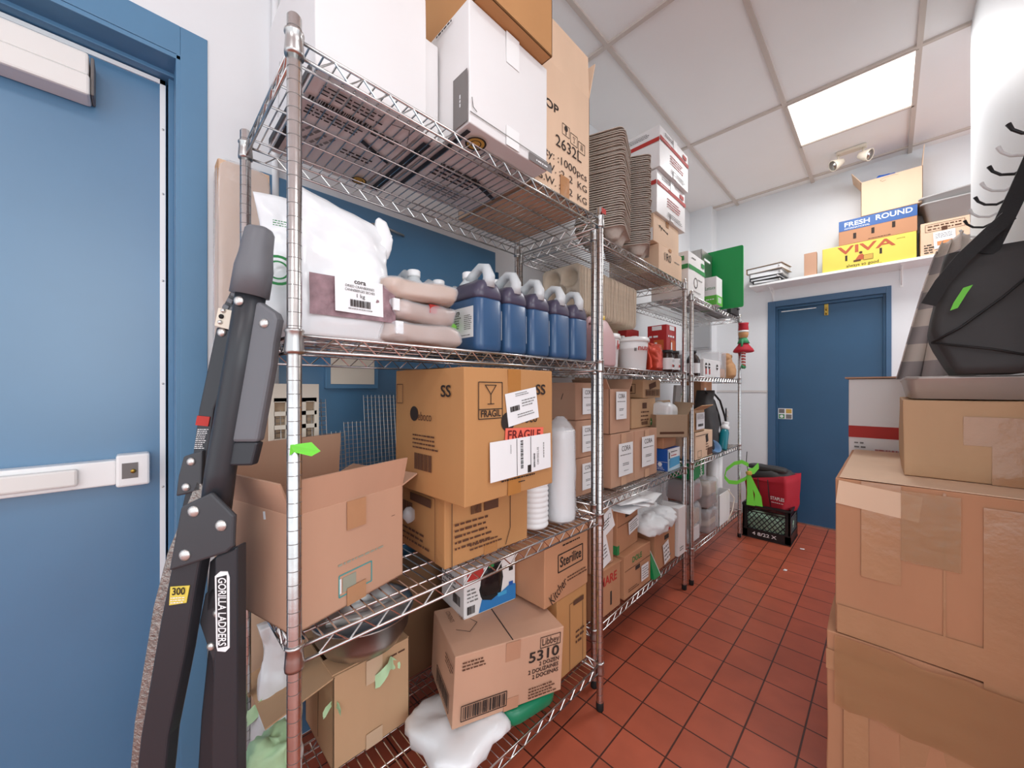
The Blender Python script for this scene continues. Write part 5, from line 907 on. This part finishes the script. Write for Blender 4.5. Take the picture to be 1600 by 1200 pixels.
carton('blue_brown_box', 'brown produce box with a blue lid printed FRESH ROUND on the VIVA box', 'box', (-.288, .152, 4.09, 4.315, zs_+.202, zs_+.40), m=K_RED, tape=False, bulge=.001, slots=[('-y', .22, .3, .04, .22), ('-y', .46, .36, .04, .22), ('-y', .72, .42, .04, .22)],
  prints={'-y': [('r', .5, .78, 1.0, .42, NAVY), ('t', 'FRESH', .25, .80, .17, PAPER, .34, 0, True), ('t', 'ROUND', .72, .82, .19, PAPER, .45, 0, True), ('t', 'INTERNATIONAL', .25, .64, .06, PAPER, .34), ('d', .55, .06, .3, .06, 1, INKB)]})
carton('cardboard_box', 'big open pale cardboard box with blue plastic on top of the FRESH ROUND box', 'box', (-.155, .18, 4.095, 4.315, zs_+.402, zs_+.675), m=K_PALE, tape=False, open_top={'-x': (32, .11), '+x': (4, .15)}, prints={'-y': [('h', [(.33, .9), (.37, .86), (.42, .88)], INKB, .0015), ('h', [(.33, .92), (.42, .96), (.55, .97), (.62, .94)], INKF, .0015)]})
t = thing('blue_plastic_bag', 'blue plastic bag sticking out of the big open box near the ceiling', 'bag', (-.03, 4.2, zs_+.52)); b = MB(); pillow(b, .17, .16, .19, BLUEBAG, 3, .03, 16); b.build('bag', t)
carton('cardboard_box', 'pale box with shipping stickers at the right end of the wall shelf', 'box', (.168, .40, 4.09, 4.315, zs_, zs_+.24), m=K_PALE, tape=False, prints={'-y': [('f', .5, .82, .8, .22, INKB, .002), ('d', .5, .82, .7, .18, 2, INKB), ('d', .15, .2, .15, .3, 4, INK), ('r', .5, .75, .12, .12, INKB)]}, papers=[('-y', .5, .42, .45, .5, 3, PAPER, [('d', .5, .75, .8, .3, 3, INKGR), ('r', .5, .3, .7, .25, mat('orange_label', '#e0905a', .5))])])
for i, l in enumerate(('grey plastic bus bin resting on the stickered box, lower one', 'grey plastic bus bin nested in the lower grey bin')):
    t = thing('plastic_bin', l, 'bin', (.33, 4.19, zs_+.242+i*.055), (0, R(-4*i), 0)); b = MB(); b.loft([ring(.12, .095, .02, 0), ring(.15, .115, .03, .13), ring(.165, .125, .03, .131), ring(.165, .125, .03, .14), ring(.145, .11, .03, .14), ring(.115, .09, .02, .006)], GREYT); b.build('bin', t)
# ================================================================ RIGHT WALL HOOKS, BAG, CLOTH AND STACK
t = thing('coat_rack', 'white rail with black and white coat hooks on the right wall', 'coat rack', (.299, 2.2, 1.90)); b = MB(); b.bb(-.004, 0, -.75, .55, -.02, .03, WALL); b.build('rail', t, bevel=.001)
for i in range(9):
    y = -.62+i*.13; m_ = WHITEG if i % 2 else BLACKPL
    for dz in (0,):
        b = MB(); b.tube([(-.012, y, -.01), (-.035, y, -.02), (-.06, y, -.012), (-.075, y, .004), (-.082, y, .022)], [.0045, .0045, .004, .004, .0055], m_, 8); b.build('hook', t)
bx = .292
t = carton('cardboard_box', 'big taped cardboard box in the right foreground stack, middle level', 'box', (-.106, bx, 1.40, 2.09, .562, .993), m=K_RED, tape=False, bulge=.004, prints={'-y': [('r', .23, .70, .19, .6, TP), ('r', .80, .45, .28, .98, TP), ('r', .5, .09, .98, .18, TP), ('r', .51, .5, .012, .98, TP)]})
b = MB(); b.box((0, 0, 0), (.16, .003, .065), K_PALE, Matrix.Translation((-.115, -.349, .385)) @ Matrix.Rotation(R(6), 4, 'Y')); b.build('torn_flap', t); b = MB(); V = []
b.box((-.02, -.3515, .33), (.1, .001, .18), TAPECL); b.build('packing_tape', t); b = MB(); b.box((-.0, -.003, .434), (.38, .68, .002), K_PALE); b.build('top_flap', t)
t = carton('cardboard_box', 'crushed taped cardboard box at the bottom of the right foreground stack', 'box', (-.125, bx, 1.395, 2.1, .002, .558), m=K_RED, tape=False, bulge=.007, prints={'-y': [('r', .35, .86, .7, .1, TP), ('r', .5, .5, .3, .9, TP), ('r', .15, .4, .12, .7, TP)]})
b = MB(); V = []
for j in range(10):
    for i in range(14): V.append((-.19+.38*i/13, -.363-.008*abs(noise.noise(Vector((i*.8, j*.7, 2)))), .36+.19*j/9+.01*noise.noise(Vector((i*.5, j*.5, 9)))))
b.add(V, [(j*14+i, j*14+i+1, (j+1)*14+i+1, (j+1)*14+i) for j in range(9) for i in range(13)], mat('wrinkled_tape', '#b58a62', .12, bump=.5, bscale=25, alpha=.6), smooth=True); b.build('packing_tape', t)
t = carton('cardboard_box', 'cardboard box under the metal tray in the right foreground stack', 'box', (.03, bx, 1.55, 2.07, .9985, 1.212), m=K_TAN, tape=False, bulge=.005, prints={'-y': [('r', .62, .63, .4, .35, TP), ('r', .8, .3, .4, .6, TP)]})
t = thing('sheet_tray', 'grey metal sheet tray lying on the boxes in the right foreground', 'tray', (.162, 1.80, 1.216)); a, c = .128, .26; b = MB()
b.loft([ring(a-.012, c-.012, .02, 0), ring(a, c, .03, .052), ring(a+.004, c+.004, .032, .056), ring(a+.004, c+.004, .032, .06), ring(a-.006, c-.006, .03, .058), ring(a-.02, c-.02, .02, .006)], TRAYM); b.build('pan', t)
b = MB(); b.tube([(a+.003, c*math.sin(q)*0-c+0*q, .058) for q in (0,)]+[(-a, -c, .058)], .004, TRAYM); b.build('rolled_rim', t)
t = carton('white_carton', 'white carton with a red band standing behind the right foreground stack', 'box', (-.118, .06, 2.12, 2.4, .945, 1.285), m=WHITEB, tape=False, prints={'-y': [('r', .5, .36, 1, .14, INKR), ('b', .65, .1, .4, .12, INKR), ('d', .2, .2, .2, .1, 2, INKGR)]}); b = MB(); b.box((0, -.005, .345), (.2, .3, .006), K_PINK); b.build('lid_flap', t)
carton('cardboard_box', 'tall plain cardboard carton standing under the white carton with the red band', 'box', (-.1, .27, 2.115, 2.5, .002, .94), m=K_TAN, tape=False)
# striped cloth hanging behind the bag
t = thing('striped_cloth', 'grey and beige striped cloth hanging from a hook behind the black bag', 'cloth', (.13, 2.0, 1.28))
b = MB(); n, m_ = 26, 40; V = []; H = .52
for j in range(m_+1):
    q = j/m_; wd = .07+.14*(1-q)**.8
    for i in range(n+1):
        s = i/n-.5; V.append((.05*q+s*wd*1.0+.012*math.sin(s*22+q*2)*(1-q*.5)-.015*(1-q), -.03*math.sin(s*9+1)-.02*math.cos(s*22)+.1*q, H*q+.03*abs(s)*(-1 if q > .9 else 0)))
F = [(j*(n+1)+i, j*(n+1)+i+1, (j+1)*(n+1)+i+1, (j+1)*(n+1)+i) for j in range(m_) for i in range(n)]
k0 = len(b.v); b.add(V, [f for k, f in enumerate(F) if ((k//n)//5) % 2 == 0], STRG, smooth=True); b.f += [tuple(f) for k, f in enumerate(F) if ((k//n)//5) % 2]; c_ = len(b.f)-len(b.m); b.m += [b.mi(STRB)]*c_; b.sm += [True]*c_
o = b.build('cloth', t); md = o.modifiers.new('s', 'SOLIDIFY'); md.thickness = .003
# black shopping bag
t = thing('black_tote', 'large black fabric tote bag hanging on the right above the metal tray', 'bag', (.182, 1.62, 1.283), (0, 0, R(0)))
b = MB(); secs = []
for j in range(15):
    q = j/14; row = []; cx = .01*q; hw = (.055+.05*min(1, q*3)**.8)*(1-.22*q**2); th = .10*(1-.8*q)+.008
    for x, y, z in ring(hw, th, .02, q*.33, cx, 0, 4): d = noise.noise(Vector((x*14, y*10, q*4)))*.014; row.append((x+d*.4, y+d-.03*q, z))
    secs.append(row)
b.loft(secs, BLACKF); b.build('body', t)
def strap(pts, w_, m, par, nm='strap'):
    b = MB(); P = [Vector(p) for p in pts]; V = []
    for i, p in enumerate(P):
        tt = (P[min(i+1, len(P)-1)]-P[max(i-1, 0)]).normalized(); sd_ = tt.cross(Vector((.25, -1, 0)).normalized()).normalized()*w_/2; nn = Vector((.25, -1, 0)).normalized()*.0015
        V += [p+sd_+nn, p-sd_+nn, p-sd_-nn, p+sd_-nn]
    b.add(V, [(i*4+k, i*4+(k+1) % 4, i*4+4+(k+1) % 4, i*4+4+k) for i in range(len(P)-1) for k in range(4)]+[(0, 1, 2, 3)], m, smooth=False); return b.build(nm, par)
strap([(-.105, -.095, .19), (-.08, -.10, .245), (-.045, -.105, .30), (.0, -.1, .355), (.03, -.09, .39)], .03, BLACKS, t)
strap([(.0, -.06, .31), (.02, -.06, .37), (.05, -.05, .46), (.08, -.04, .56), (.09, -.02, .62)], .034, BLACKS, t)
b = MB(); b.tube([(-.1, -.1, .085), (-.05, -.105, .12), (.02, -.10, .19), (.08, -.085, .26)], .003, BLACKS, 6); b.tube([(-.1, -.1, .085), (0, -.112, .06), (.09, -.105, .03)], .003, BLACKS, 6); b.build('seam', t)
b = MB(); b.prism([(-.058, .145), (-.045, .15), (-.03, .185), (-.02, .205), (-.036, .2), (-.052, .165)], -.118, -.115, LIME, Matrix.Translation((-.01, 0, .02))); b.build('tag', t)
